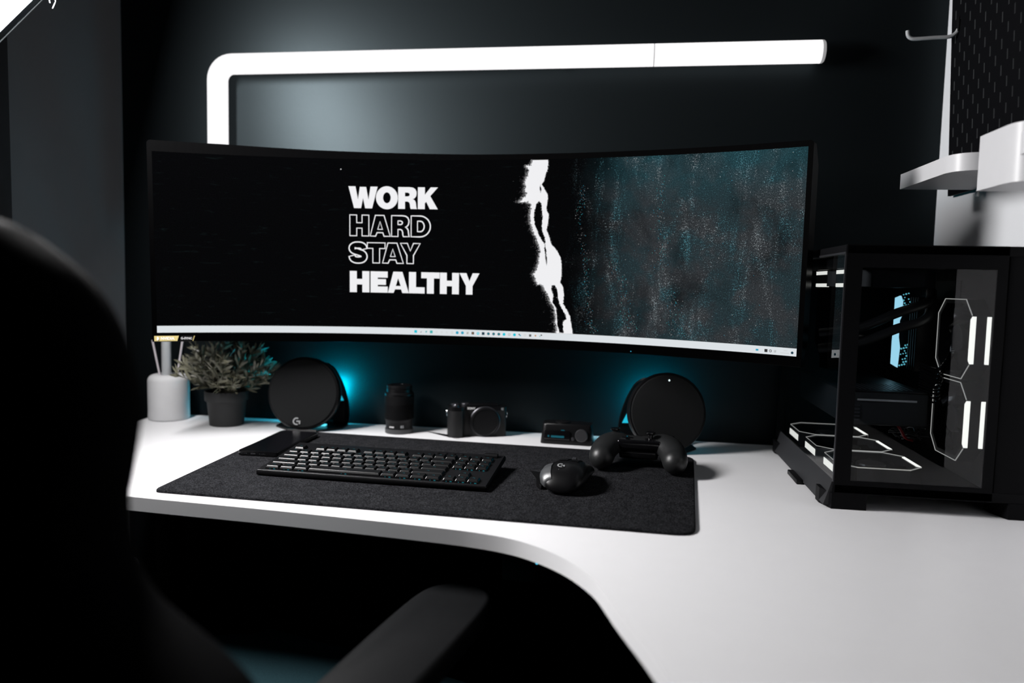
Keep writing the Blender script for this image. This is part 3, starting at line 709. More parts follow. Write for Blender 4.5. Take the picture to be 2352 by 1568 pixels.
# ------------------------------------------------------------------ mouse
def mouse():
    t = thing('mouse', 'black computer mouse with a bright grey thumb side on the felt mat', 'mouse', (-.0745, 1.148, TM), math.radians(-8))
    # stations from rear (-y) to front: y, half width left, half width right, height, x shift
    st = [(-.0655, .012, .010, .010, 0), (-.062, .023, .021, .019, 0), (-.052, .033, .029, .030, 0), (-.036, .038, .032, .0375, 0), (-.015, .038, .033, .040, 0),
          (.008, .034, .032, .0385, 0), (.030, .031, .0305, .033, 0), (.050, .031, .0305, .0245, 0), (.062, .029, .029, .017, 0), (.0665, .024, .024, .011, 0)]
    def ring(y, wl, wr, h, dx):
        out = []
        for k in range(28):
            a = 2*math.pi*k/28; c, s = math.cos(a), math.sin(a)
            sg = lambda v, p: math.copysign(abs(v)**p, v)
            w = wr if c > 0 else wl
            x = sg(c, .75)*w
            z = (.0035+h)/2+sg(s, .8)*(h-.0035)/2
            if s > 0: x *= 1-.16*s*s; x += -.004*s if False else 0
            out.append((x+dx, y, z))
        return out
    bm = bmesh.new(); loft(bm, [ring(*s) for s in st])
    o = subsurf(finish(bm, 'shell', M['blacks'], t, ang=80), 1)
    # thumb rest wing, left side
    bm = bmesh.new()
    wing = [(-.0335, -.046), (-.044, -.036), (-.051, -.012), (-.049, .010), (-.040, .026), (-.030, .032), (-.026, -.02)]
    rp = round_poly(wing, .006, 4); vs, fs = prism(bm, rp, .0015, .0065)
    for v in vs:
        if v.co.z > .005: v.co.z += max(0, (-.034-v.co.x))*.25
    bmesh.ops.bevel(bm, geom=list(fs[0].edges), offset=.0012, segments=2, profile=.5, affect='EDGES')
    finish(bm, 'thumb_rest', M['black'], t)
    # rubber side pad (patch of the shell, left rear, slightly proud)
    def surf(y, a, off):
        for s0, s1 in zip(st, st[1:]):
            if s0[0] <= y <= s1[0]:
                f = (y-s0[0])/(s1[0]-s0[0]); s = [p+(q-p)*f for p, q in zip(s0, s1)]; break
        c, sn = math.cos(a), math.sin(a); sg = lambda v, p: math.copysign(abs(v)**p, v)
        w = s[2] if c > 0 else s[1]; x = sg(c, .75)*w; h = s[3]
        z = (.0035+h)/2+sg(sn, .8)*(h-.0035)/2
        if sn > 0: x *= 1-.16*sn*sn
        n = Vector((c*.9, -.15, sn)).normalized()
        return Vector((x, y, z))+n*off
    def patch(y0f, y1f, a0, a1, off, name, m, ny=10, na=8):
        bm = bmesh.new()
        g = [[None]*(na+1) for _ in range(ny+1)]; gb = [[None]*(na+1) for _ in range(ny+1)]
        for j in range(na+1):
            a = math.radians(a0+(a1-a0)*j/na)
            for i in range(ny+1):
                y = y0f(j/na)+(y1f(j/na)-y0f(j/na))*i/ny
                g[i][j] = bm.verts.new(surf(y, a, off)); gb[i][j] = bm.verts.new(surf(y, a, -.002))
        for i in range(ny):
            for j in range(na):
                bm.faces.new((g[i][j], g[i+1][j], g[i+1][j+1], g[i][j+1]))
        for i in range(ny):
            bm.faces.new((g[i][0], gb[i][0], gb[i+1][0], g[i+1][0])); bm.faces.new((g[i][na], g[i+1][na], gb[i+1][na], gb[i][na]))
        for j in range(na):
            bm.faces.new((g[0][j], g[0][j+1], gb[0][j+1], gb[0][j])); bm.faces.new((g[ny][j], gb[ny][j], gb[ny][j+1], g[ny][j+1]))
        return finish(bm, name, m, t, ang=50)
    patch(lambda f: -.060+.002*f, lambda f: -.012-.010*f, 192, 122, .0011, 'side_pad', M['rubber'])
    patch(lambda f: -.006, lambda f: .056, 112, 93, .0008, 'button', M['black'], 10, 4)
    patch(lambda f: -.006, lambda f: .056, 87, 68, .0008, 'button', M['black'], 10, 4)
    bm = bmesh.new(); lathe(bm, [(.007, -.004), (.0095, -.003), (.0095, .003), (.007, .004)], 24, 'X'); finish(bm, 'scroll_wheel', M['darkmetal'], t, (0, .036, .0265))
    for y in (.004, .020):
        bm = bmesh.new(); box(bm, (-.0335, y, .0235), (.004, .013, .006), .0012); finish(bm, 'thumb_button', M['black'], t)
    glogo(t, surf(-.034, math.radians(97), .0006), .0115, (math.radians(14), 0, math.radians(8)), M['chrome_ink'])
def glogo(parent, loc, size, rot, m):
    """round letter G emblem"""
    ro, ri = .5, .33
    pts = [(ro*math.cos(a), ro*math.sin(a)) for a in [math.radians(62+k*(232/18)) for k in range(19)]]
    pts += [(ri*math.cos(a), ri*math.sin(a)) for a in [math.radians(294-k*(232/18)) for k in range(19)]]
    bm = bmesh.new(); s = size
    prism(bm, [(x*s, y*s) for x, y in pts], 0, .0003)
    prism(bm, [(-.02*s, .10*s), (.50*s, .10*s), (.50*s, -.34*s), (.32*s, -.34*s), (.32*s, -.07*s), (-.02*s, -.07*s)], 0, .0003)
    return finish(bm, 'emblem', m, parent, loc, rot, smooth=False)
mouse()

# ------------------------------------------------------------------ game controller
def controller():
    t = thing('game_controller', 'black game controller with two thumbsticks on the mat corner', 'game controller', (.034, 1.300, TM), math.radians(-3))
    bm = bmesh.new()
    def blob(p, r, s=(1, 1, 1), rot=None):
        q = bmesh.ops.create_uvsphere(bm, u_segments=24, v_segments=16, radius=1)
        for v in q['verts']:
            c = Vector((v.co.x*r*s[0], v.co.y*r*s[1], v.co.z*r*s[2]))
            if rot: c = rot @ c
            v.co = c+Vector(p)
    box(bm, (0, .008, .0355), (.094, .046, .027), .010, 4)
    for sx in (-1, 1):
        P = bez([(sx*.040, .014, .037), (sx*.050, -.002, .0355), (sx*.0575, -.022, .0300), (sx*.0605, -.040, .0235), (sx*.0605, -.047, .0215)], 6)
        n = len(P)
        for i in range(0, n, 2):
            f = i/(n-1); r = .0255*(1-f)+.0205*f
            blob(P[i], r, (1.0, 1.0, .72+.28*f))
        blob((sx*.044, .016, .034), .022, (1.15, .85, .8))
        blob((sx*.052, .022, .030), .014, (1.3, .8, .8))
    o = finish(bm, 'shell', M['pad_shell'], t)
    rm = o.modifiers.new('remesh', 'REMESH'); rm.mode = 'VOXEL'; rm.voxel_size = .0017; rm.use_smooth_shade = True
    sm = o.modifiers.new('smooth', 'SMOOTH'); sm.iterations = 14; sm.factor = .5
    # glossy middle panel
    bm = bmesh.new(); box(bm, (0, -.0150, .0400), (.074, .010, .0165), .004, 3); finish(bm, 'front_panel', M['blackg'], t)
    bm = bmesh.new(); box(bm, (0, -.006, .0235), (.066, .020, .018), .005, 3); finish(bm, 'battery_cover', M['blackg'], t)
    def stick(x, y, z):
        bm = bmesh.new(); lathe(bm, [(.0125, 0), (.0130, .001), (.011, .003), (.0045, .0045), (.0042, .0105), (.0075, .012), (.0085, .0135), (.0085, .0152), (.0074, .0158), (.0045, .0148), (0.0, .0146)], 28)
        finish(bm, 'thumbstick', M['blackg'], t, (x, y, z))
    stick(-.0425, .016, .0455); stick(.019, -.002, .0455)
    for x, y in ((.052, .008), (.060, .016), (.044, .016), (.052, .024)):
        bm = bmesh.new(); lathe(bm, [(.0050, 0), (.0050, .0035), (.0038, .0048), (0, .0052)], 20); finish(bm, 'action_button', M['blackg'], t, (x*.92, y, .0480))
    bm = bmesh.new(); box(bm, (-.020, -.002, .0475), (.020, .0065, .005), .0012); box(bm, (-.020, -.002, .0476), (.0065, .020, .005), .0012); finish(bm, 'direction_pad', M['blackg'], t)
    bm = bmesh.new(); lathe(bm, [(.0065, 0), (.0065, .002), (.005, .003), (0, .0032)], 24); finish(bm, 'home_button', M['blacks'], t, (0, .022, .0460))
    for sx in (-1, 1):
        bm = bmesh.new(); box(bm, (sx*.047, .034, .040), (.030, .010, .008), .003, 3); finish(bm, 'shoulder_button', M['blackg'], t)
        bm = bmesh.new(); box(bm, (sx*.047, .037, .028), (.024, .012, .013), .004, 3); finish(bm, 'trigger', M['black'], t)
controller()

# ------------------------------------------------------------------ phone
def phone():
    t = thing('phone', 'black glass phone lying on the mat behind the keyboard left end', 'phone', (-.6235, 1.298, TM), math.radians(.5))
    w, d, h = .0745, .182, .0088
    bm = bmesh.new(); vs, fs = prism(bm, round_poly([(-w/2, -d/2), (w/2, -d/2), (w/2, d/2), (-w/2, d/2)], .007, 6), 0, h)
    bmesh.ops.bevel(bm, geom=list(fs[0].edges)+list(fs[1].edges), offset=.0022, segments=4, profile=.5, affect='EDGES'); finish(bm, 'body', M['blackg'], t, ang=50)
    bm = bmesh.new(); prism(bm, round_poly([(-w/2+.003, -d/2+.003), (w/2-.003, -d/2+.003), (w/2-.003, d/2-.003), (-w/2+.003, d/2-.003)], .005, 5), h, h+.0003); finish(bm, 'screen', M['phone_glass'], t, smooth=False)
    bm = bmesh.new(); box(bm, (-.008, -d/2-.0001, h*.47), (.009, .0006, .0026), .0002); finish(bm, 'charging_port', M['darkmetal'], t)
    for s in (-1, 1):
        bm = bmesh.new()
        for k in range(4): box(bm, (-.008+s*(.012+k*.0032), -d/2-.0001, h*.47), (.0014, .0006, .0014), .0002)
        finish(bm, 'speaker_holes', M['darkmetal'], t)
M['phone_glass'] = mat('phone_glass', (.002, .002, .003), .22, .15, vary=.02)
phone()

# ------------------------------------------------------------------ speakers with light behind
def speaker(loc, rz, label, logo):
    t = thing('desk_speaker', label, 'speaker', loc, rz, 'round desk speakers')
    R = .0752; cz = .0795; tl = math.radians(9)
    rot = (-tl, 0, 0)
    # front disc: faces -y, leaning back
    bm = bmesh.new()
    lathe(bm, [(R-.006, .022), (R-.001, .020), (R, .014), (R, .004), (R-.0015, .0006), (R-.004, 0)], 64, 'Y')
    finish(bm, 'front_housing', M['blacks'], t, (0, -.020, cz), rot)
    bm = bmesh.new()
    lathe(bm, [(R-.0042, .0004), (R-.006, -.0016), (R-.020, -.0030), (R-.045, -.0038), (0, -.0040)], 64, 'Y')
    finish(bm, 'fabric_grille', M['fabric'], t, (0, -.020, cz), rot)
    # rounded rear pod
    bm = bmesh.new()
    lathe(bm, [(.050, 0), (.046, .010), (.034, .018), (.012, .022), (0, .0222)], 48, 'Y')
    finish(bm, 'rear_pod', M['black'], t, (0, 0, cz-.002), rot)
    # stand band: loop seen from the side
    prof = [(-.004, .1395), (.006, .1395), (.018, .131), (.046, .090), (.064, .054), (.072, .030), (.067, .010), (.050, .0014), (.0, .0014), (-.022, .0014), (-.030, .004)]
    P = [(p.x, p.y) for p in bez([(y, z, 0) for y, z in prof], 5)]
    def halfw(z): return .018+.054*math.sqrt(max(0.0, 1-(max(0.0, z-.03)/.132)**2)) 
    bm = bmesh.new(); rings = []
    for i, (y, z) in enumerate(P):
        a = Vector(P[max(i-1, 0)]); b = Vector(P[min(i+1, len(P)-1)]); tg = (b-a).normalized(); n = Vector((-tg.y, tg.x))*.0022
        w = halfw(min(max(z, 0.004), .149))*(1 if y > .02 else max(.42, .42+.58*(y+.022)/.042))
        rings.append([(-w, y+n.x, z+n.y), (w, y+n.x, z+n.y), (w, y-n.x, z-n.y), (-w, y-n.x, z-n.y)])
    loft(bm, rings); 
    for v in bm.verts: v.co.z = max(v.co.z, 0.0)
    finish(bm, 'stand_band', M['blacks'], t, ang=40)
    # light strips: inside the loop at the foot, and on the back towards the wall
    bm = bmesh.new(); box(bm, (0, .024, .0058), (.070, .012, .0030), .001); finish(bm, 'light_strip', M['cyanstrip'], t)
    bm = bmesh.new()
    for y, z in ((.040, .110), (.054, .084)): pass
    n = Vector((0, .020, .046)).normalized()
    q = []
    for (y, z) in ((.0460, .0905), (.0705, .0360)):
        q += [(.004, y+.0150, z+.0016), (.046, y+.0034, z+.0016)] if logo else [(-.034, y+.0034, z+.0016), (.034, y+.0034, z+.0016)]
    vs = [bm.verts.new(p) for p in (q[0], q[1], q[3], q[2])]; f = bm.faces.new(vs)
    r = bmesh.ops.extrude_face_region(bm, geom=[f]); bmesh.ops.translate(bm, vec=(0, -.0012, -.0006), verts=[v for v in r['geom'] if isinstance(v, bmesh.types.BMVert)])
    finish(bm, 'back_light', M['cyan'] if logo else M['cyanweak'], t, smooth=False)
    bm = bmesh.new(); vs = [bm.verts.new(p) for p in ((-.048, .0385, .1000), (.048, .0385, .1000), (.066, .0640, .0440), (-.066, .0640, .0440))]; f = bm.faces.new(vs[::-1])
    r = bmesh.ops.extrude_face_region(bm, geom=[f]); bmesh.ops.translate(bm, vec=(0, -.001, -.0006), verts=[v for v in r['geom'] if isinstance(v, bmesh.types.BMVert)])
    finish(bm, 'inner_glow', M['cyaninner'], t, smooth=False)  # glowing sheet: cyan light falling on the band's inner face, put in as emission
    if logo:
        glogo(t, (-.010, -.0242-.0085, cz-.0565), .0155, (math.pi/2-tl, 0, 0), M['chrome_ink'])
        bm = bmesh.new(); box(bm, (.054, .062, .030), (.026, .022, .048), .003); finish(bm, 'cable_plug', M['blackm'], t)
        t['x'] = 0; del t['x']
    else:
        bm = bmesh.new(); lathe(bm, [(.0018, 0), (.0012, -.0008)], 12, 'Y'); finish(bm, 'status_light', M['whitedot'], t, (.002, -.0142, cz+.060), rot)
    return t
M['cyanweak'] = emit('cyan_soft_light', (.0, .60, .85), 60.0)
M['cyaninner'] = emit('cyan_inner_glow', (.02, .62, .85), .8)
speaker((-.649, 1.470, T), math.radians(6), 'round black desk speaker with a silver emblem, beside the plant pot', True)
speaker((.084, 1.444, T), math.radians(14), 'round black desk speaker with a white dot light, behind the game controller', False)

# ------------------------------------------------------------------ lens
def lens():
    t = thing('camera_lens', 'black camera lens standing upright on the white desk', 'camera lens', (-.4555, 1.494, T), math.radians(8))
    bm = bmesh.new(); lathe(bm, [(.0285, 0), (.0290, .001), (.0290, .009), (.0280, .0095)], 48); finish(bm, 'mount_cap', M['lens_grey'], t)
    bm = bmesh.new(); lathe(bm, [(.0265, .0095), (.0275, .0105), (.0275, .0235), (.0280, .0245), (.0300, .0290), (.0302, .030)], 48); finish(bm, 'barrel', M['black'], t)
    bm = bmesh.new(); prof = [(.0296, .030)]
    for k in range(18): z = .031+k*.0016; prof += [(.0303, z), (.0303, z+.0009), (.0298, z+.001), (.0298, z+.0015)]
    prof += [(.0296, .0602)]; lathe(bm, prof, 48); finish(bm, 'zoom_ring', M['blackm'], t)
    bm = bmesh.new(); lathe(bm, [(.0296, .0602), (.0303, .0608), (.0303, .0770), (.0299, .0776), (.0290, .0776)], 48); finish(bm, 'focus_ring', M['blackm'], t)
    bm = bmesh.new(); lathe(bm, [(.0290, .0776), (.0300, .0782), (.0300, .0828), (.0275, .0850), (.0262, .0852), (.0262, .0920), (.0250, .0930)], 48); finish(bm, 'front_barrel', M['blacks'], t)
    bm = bmesh.new(); lathe(bm, [(.0250, .0925), (.0262, .0935), (.0262, .0985), (.0252, .0995), (.0170, .0995), (.0165, .0985), (0, .0985)], 48); finish(bm, 'lens_cap', M['black'], t)
    ring_text(t, 'SONY', .0277, .0145, .0042, -24, M['white_ink'])
    ring_text(t, '85', .0277, .0155, .0075, 22, M['grey_ink'])
def ring_text(parent, s, r, z, size, deg, m):
    a = math.radians(deg-90)
    text_mesh(s, size, m, 'lettering', parent, (r*math.cos(a), r*math.sin(a), z), (math.pi/2, 0, a+math.pi/2), off=.00008, extrude=.0002)
M['lens_grey'] = mat('dark_grey_plastic', (.035, .036, .038), .5, .4)
lens()

# ------------------------------------------------------------------ camera body
def camera_body():
    t = thing('photo_camera', 'black camera body without lens, cap on its mount, on the desk', 'camera', (-.2925, 1.503, T), math.radians(15))
    W2, D2, H = .060, .017, .0665
    # plan outline with the grip at the left (camera's right hand side)
    pts = [(-W2, -.006), (-W2, .017), (W2, .017), (W2, -.013), (-.020, -.013), (-.027, -.016), (-.031, -.030), (-.050, -.030), (-.058, -.020)]
    bm = bmesh.new(); vs, fs = prism(bm, round_poly(pts, [.004, .004, .004, .006, .003, .003, .006, .008, .006], 5), 0, .054)
    bmesh.ops.bevel(bm, geom=list(fs[1].edges), offset=.0025, segments=3, profile=.5, affect='EDGES')
    finish(bm, 'body', M['cam_skin'], t, ang=40)
    tp = [(-W2, -.004), (-W2, .016), (W2, .016), (W2, -.0125), (-.020, -.0125), (-.027, -.015), (-.031, -.026), (-.050, -.026), (-.058, -.018)]
    bm = bmesh.new(); vs, fs = prism(bm, round_poly(tp, [.004, .004, .004, .006, .003, .003, .005, .006, .005], 5), .054, H-.004)
    bmesh.ops.bevel(bm, geom=list(fs[0].edges), offset=.0022, segments=3, profile=.5, affect='EDGES')
    finish(bm, 'top_cover', M['blacks'], t, ang=40)
    bm = bmesh.new(); box(bm, (.012, .001, H-.0022), (.060, .024, .0045), .0015); finish(bm, 'top_hump', M['blacks'], t)
    bm = bmesh.new(); lathe(bm, [(.0312, .0), (.0312, -.0030), (.0300, -.0042), (.0285, -.0042)], 56, 'Y'); finish(bm, 'mount_ring', M['darkmetal'], t, (.016, -.0128, .0315))
    bm = bmesh.new(); lathe(bm, [(.0290, -.003), (.0295, -.0062), (.0282, -.0085), (.0262, -.0090), (.0255, -.0080), (.010, -.0076), (0, -.0076)], 56, 'Y'); finish(bm, 'body_cap', M['black'], t, (.016, -.0128, .0315))
    text_mesh('SONY', .0062, M['white_ink'], 'lettering', t, (-.0125, -.0128, .0580), (math.pi/2, 0, 0), off=.00018, extrude=.0002)
    text_mesh('\u03b1', .0075, M['grey_ink'], 'lettering', t, (.0515, -.0128, .0575), (math.pi/2, 0, 0), off=.0002, extrude=.0002)
    bm = bmesh.new(); lathe(bm, [(.0085, 0), (.0085, .004), (.0078, .005), (0, .005)], 30); finish(bm, 'mode_dial', M['darkmetal'], t, (-.024, .004, H-.0045))
    bm = bmesh.new(); lathe(bm, [(.0075, 0), (.0075, .003), (.0066, .0040), (.0045, .0040), (.004, .0052), (0, .0055)], 28); finish(bm, 'shutter_button', M['darkmetal'], t, (-.044, -.016, H-.0045))
    bm = bmesh.new(); lathe(bm, [(.0090, 0), (.0090, .003), (.0084, .0036), (0, .0036)], 28); finish(bm, 'control_dial', M['darkmetal'], t, (-.045, .004, H-.0045))
    for x, z in ((-W2-.0015, .050), (W2+.0015, .046)):
        bm = bmesh.new(); lathe(bm, [(.0030, -.0016), (.0036, 0), (.0030, .0016)], 16, 'X'); finish(bm, 'strap_lug', M['metal'], t, (x, .002, z))
        bm = bmesh.new(); tube(bm, [(x, .002+.0045*math.cos(a), z-.004+.0055*math.sin(a)) for a in [k*math.pi/8 for k in range(16)]], .0007, 6, closed=True); finish(bm, 'strap_ring', M['metal'], t)
M['cam_skin'] = mat('camera_skin', (.0055, .0055, .006), .55, .3, vary=.2, scale=900, bump=.25, bscale=1200)
camera_body()

# ------------------------------------------------------------------ small recorder
def recorder():
    t = thing('audio_recorder', 'small dark box with a dial and a dim blue screen on the desk', 'recorder', (-.103, 1.480, T), math.radians(-2))
    bm = bmesh.new(); vs, fs = prism(bm, round_poly([(-.052, -.024), (.052, -.024), (.052, .026), (-.052, .026)], .010, 6), 0, .040)
    for v in vs:
        if v.co.z > .03: v.co.x *= .93; v.co.y = v.co.y*.82+.004
    bmesh.ops.bevel(bm, geom=list(fs[0].edges), offset=.004, segments=4, profile=.5, affect='EDGES')
    bmesh.ops.bevel(bm, geom=list(fs[1].edges), offset=.0015, segments=2, profile=.5, affect='EDGES')
    finish(bm, 'body', M['blacks'], t, ang=40)
    sl = math.radians(-8)
    bm = bmesh.new(); box(bm, (0, 0, 0), (.050, .001, .018), .0004); finish(bm, 'display', M['blackg'], t, (-.018, -.0228, .0185), (sl, 0, 0))
    bm = bmesh.new(); box(bm, (0, 0, 0), (.026, .0006, .0040)); box(bm, (-.018, 0, .0005), (.003, .0006, .0035)); box(bm, (.010, 0, .013), (.007, .0006, .0014)); finish(bm, 'display_bar', M['cyandim'], t, (-.017, -.0236, .0155), (sl, 0, 0))
    bm = bmesh.new(); lathe(bm, [(.0125, 0), (.0125, -.004), (.0112, -.0055), (0, -.0055)], 36, 'Y'); finish(bm, 'dial', M['lens_grey2'], t, (.030, -.0222, .0200), (sl, 0, 0))
    bm = bmesh.new(); lathe(bm, [(.0032, 0), (.0032, -.002), (.0025, -.003), (0, -.003)], 18, 'Y'); finish(bm, 'button', M['darkmetal'], t, (.0135, -.0228, .0125), (sl, 0, 0))
    bm = bmesh.new(); lathe(bm, [(.0150, 0), (.0150, .002), (.013, .003), (0, .003)], 30); finish(bm, 'top_knob', M['black'], t, (-.010, .004, .0395))
M['cyandim'] = emit('dim_blue_display', (.0, .10, .14), .8)
M['lens_grey2'] = mat('dial_grey', (.018, .018, .020), .4, .5)
recorder()

# ------------------------------------------------------------------ vase with glass tube and reeds
def vase():
    x, y = -.985, 1.507
    t = thing('vase', 'matte white round vase at the left end of the desk', 'vase', (x, y, T))
    R, H = .0425, .099
    prof = [(R-.004, 0), (R-.001, .0012), (R, .004), (R, H-.014)]
    for k in range(1, 8):
        a = k/7*math.pi/2; prof.append((R-.014+.014*math.cos(a), H-.014+.014*math.sin(a)))
    prof += [(.0215, H), (.0205, H-.001), (.0205, H-.012), (0, H-.012)]
    bm = bmesh.new(); lathe(bm, prof, 64); finish(bm, 'body', M['ceramic'], t, ang=50)
    z0 = T+H-.012
    bm = bmesh.new(); lathe(bm, [(.0100, 0), (.0100, .09), (.0088, .09), (.0088, .003), (0, .003)], 28)
    o = finish(bm, 'glass_tube', M['tubeglass'], None, (x-.002, y-.004, z0), ang=50)
    tag(o, 'clear glass tube standing in the white vase', 'glass tube')
    for i, (dx, dy, tx, ty, lab) in enumerate(((-.0165, -.004, -.021, .004, 'pale thin reed leaning furthest left out of the white vase'), (.001, -.005, .006, .004, 'pale reed standing inside the clear glass tube'), (.0165, .004, .020, .010, 'pale thin reed leaning right out of the white vase beside the plant leaves'))):
        bm = bmesh.new(); b0 = Vector((dx, dy, .0035 if i == 1 else 0)); hh = .085 if i == 0 else .15; tube(bm, [b0, b0+Vector((tx*hh/.085 if i == 0 else tx, ty, hh))], .0020, 8)
        tag(finish(bm, 'reed', M['reed'], None, (x, y, z0)), lab, 'reed', 'reeds in the vase')
vase()

# ------------------------------------------------------------------ potted plant
def plant():
    t = thing('potted_plant', 'bushy small leaved plant in a dark grey pot under the screen', 'plant', (-.832, 1.478, T))
    bm = bmesh.new()
    lathe(bm, [(.033, 0), (.0345, .001), (.0400, .052), (.0405, .0525), (.0430, .0525), (.0442, .054), (.0450, .0720), (.0445, .0735), (.0420, .0735), (.0405, .066), (0, .066)], 56)
    finish(bm, 'pot', M['pot'], t, ang=40)
    bm = bmesh.new(); lathe(bm, [(.0400, .064), (.0402, .067), (.02, .069), (0, .0695)], 32); finish(bm, 'soil', M['soil'], t)
    rnd = random.Random(11); bs = bmesh.new(); bl = bmesh.new()
    def leaf(p, d, up, L, w):
        d = d.normalized(); s = d.cross(up)
        if s.length < .01: s = d.cross(Vector((1, 0, 0)))
        s.normalize(); n = s.cross(d).normalized()
        c = [p, p+d*L*.3+s*w*.8+n*.0008, p+d*L*.65+s*w*.9-n*.0004, p+d*L-n*.002, p+d*L*.65-s*w*.9-n*.0004, p+d*L*.3-s*w*.8+n*.0008, p+d*L*.32-n*.0007, p+d*L*.66-n*.0016]
        v = [bl.verts.new(q) for q in c]
        for f in ((0, 1, 6), (1, 2, 7, 6), (2, 3, 7), (0, 6, 5), (6, 7, 4, 5), (7, 3, 4)): bl.faces.new([v[i] for i in f])
    for k in range(46):
        az = rnd.uniform(0, 2*math.pi); el = math.radians(rnd.choice([rnd.uniform(18, 45), rnd.uniform(40, 88)]))
        ln = rnd.uniform(.085, .125); hz = Vector((math.cos(az), math.sin(az), 0))
        p0 = hz*rnd.uniform(0, .022)+Vector((0, 0, .067)); d = hz*math.cos(el)+Vector((0, 0, math.sin(el)))
        droop = rnd.uniform(-.02, .03)
        P = []
        for i in range(7):
            f = i/6; P.append(p0+d*ln*f+Vector((rnd.gauss(0, .0025), rnd.gauss(0, .0025), droop*(f-f*f)*1.2)))
        if P[-1].y > .078 or P[-1].x < -.12:
            for q in P: q.y = min(q.y, .075)
        tube(bs, P, [.0012-.0008*i/6 for i in range(7)], 5)
        for j in range(26):
            f = rnd.uniform(.16, 1); i = min(5, int(f*6)); p = P[i].lerp(P[i+1], f*6-i); tg = (P[i+1]-P[i]).normalized()
            side = Vector((rnd.gauss(0, 1), rnd.gauss(0, 1), rnd.gauss(.2, 1))); side = (side-tg*side.dot(tg)).normalized()
            dd = tg*rnd.uniform(.6, 1.2)+side*rnd.uniform(.4, 1.0)
            leaf(p, dd, side.cross(tg)+Vector((rnd.gauss(0, .3), rnd.gauss(0, .3), rnd.gauss(0, .3))), rnd.uniform(.016, .032), rnd.uniform(.0017, .0034))
    finish(bs, 'stems', M['stem'], t); o = finish(bl, 'foliage', M['leaf'], t, ang=80); o['kind'] = 'stuff'
plant()

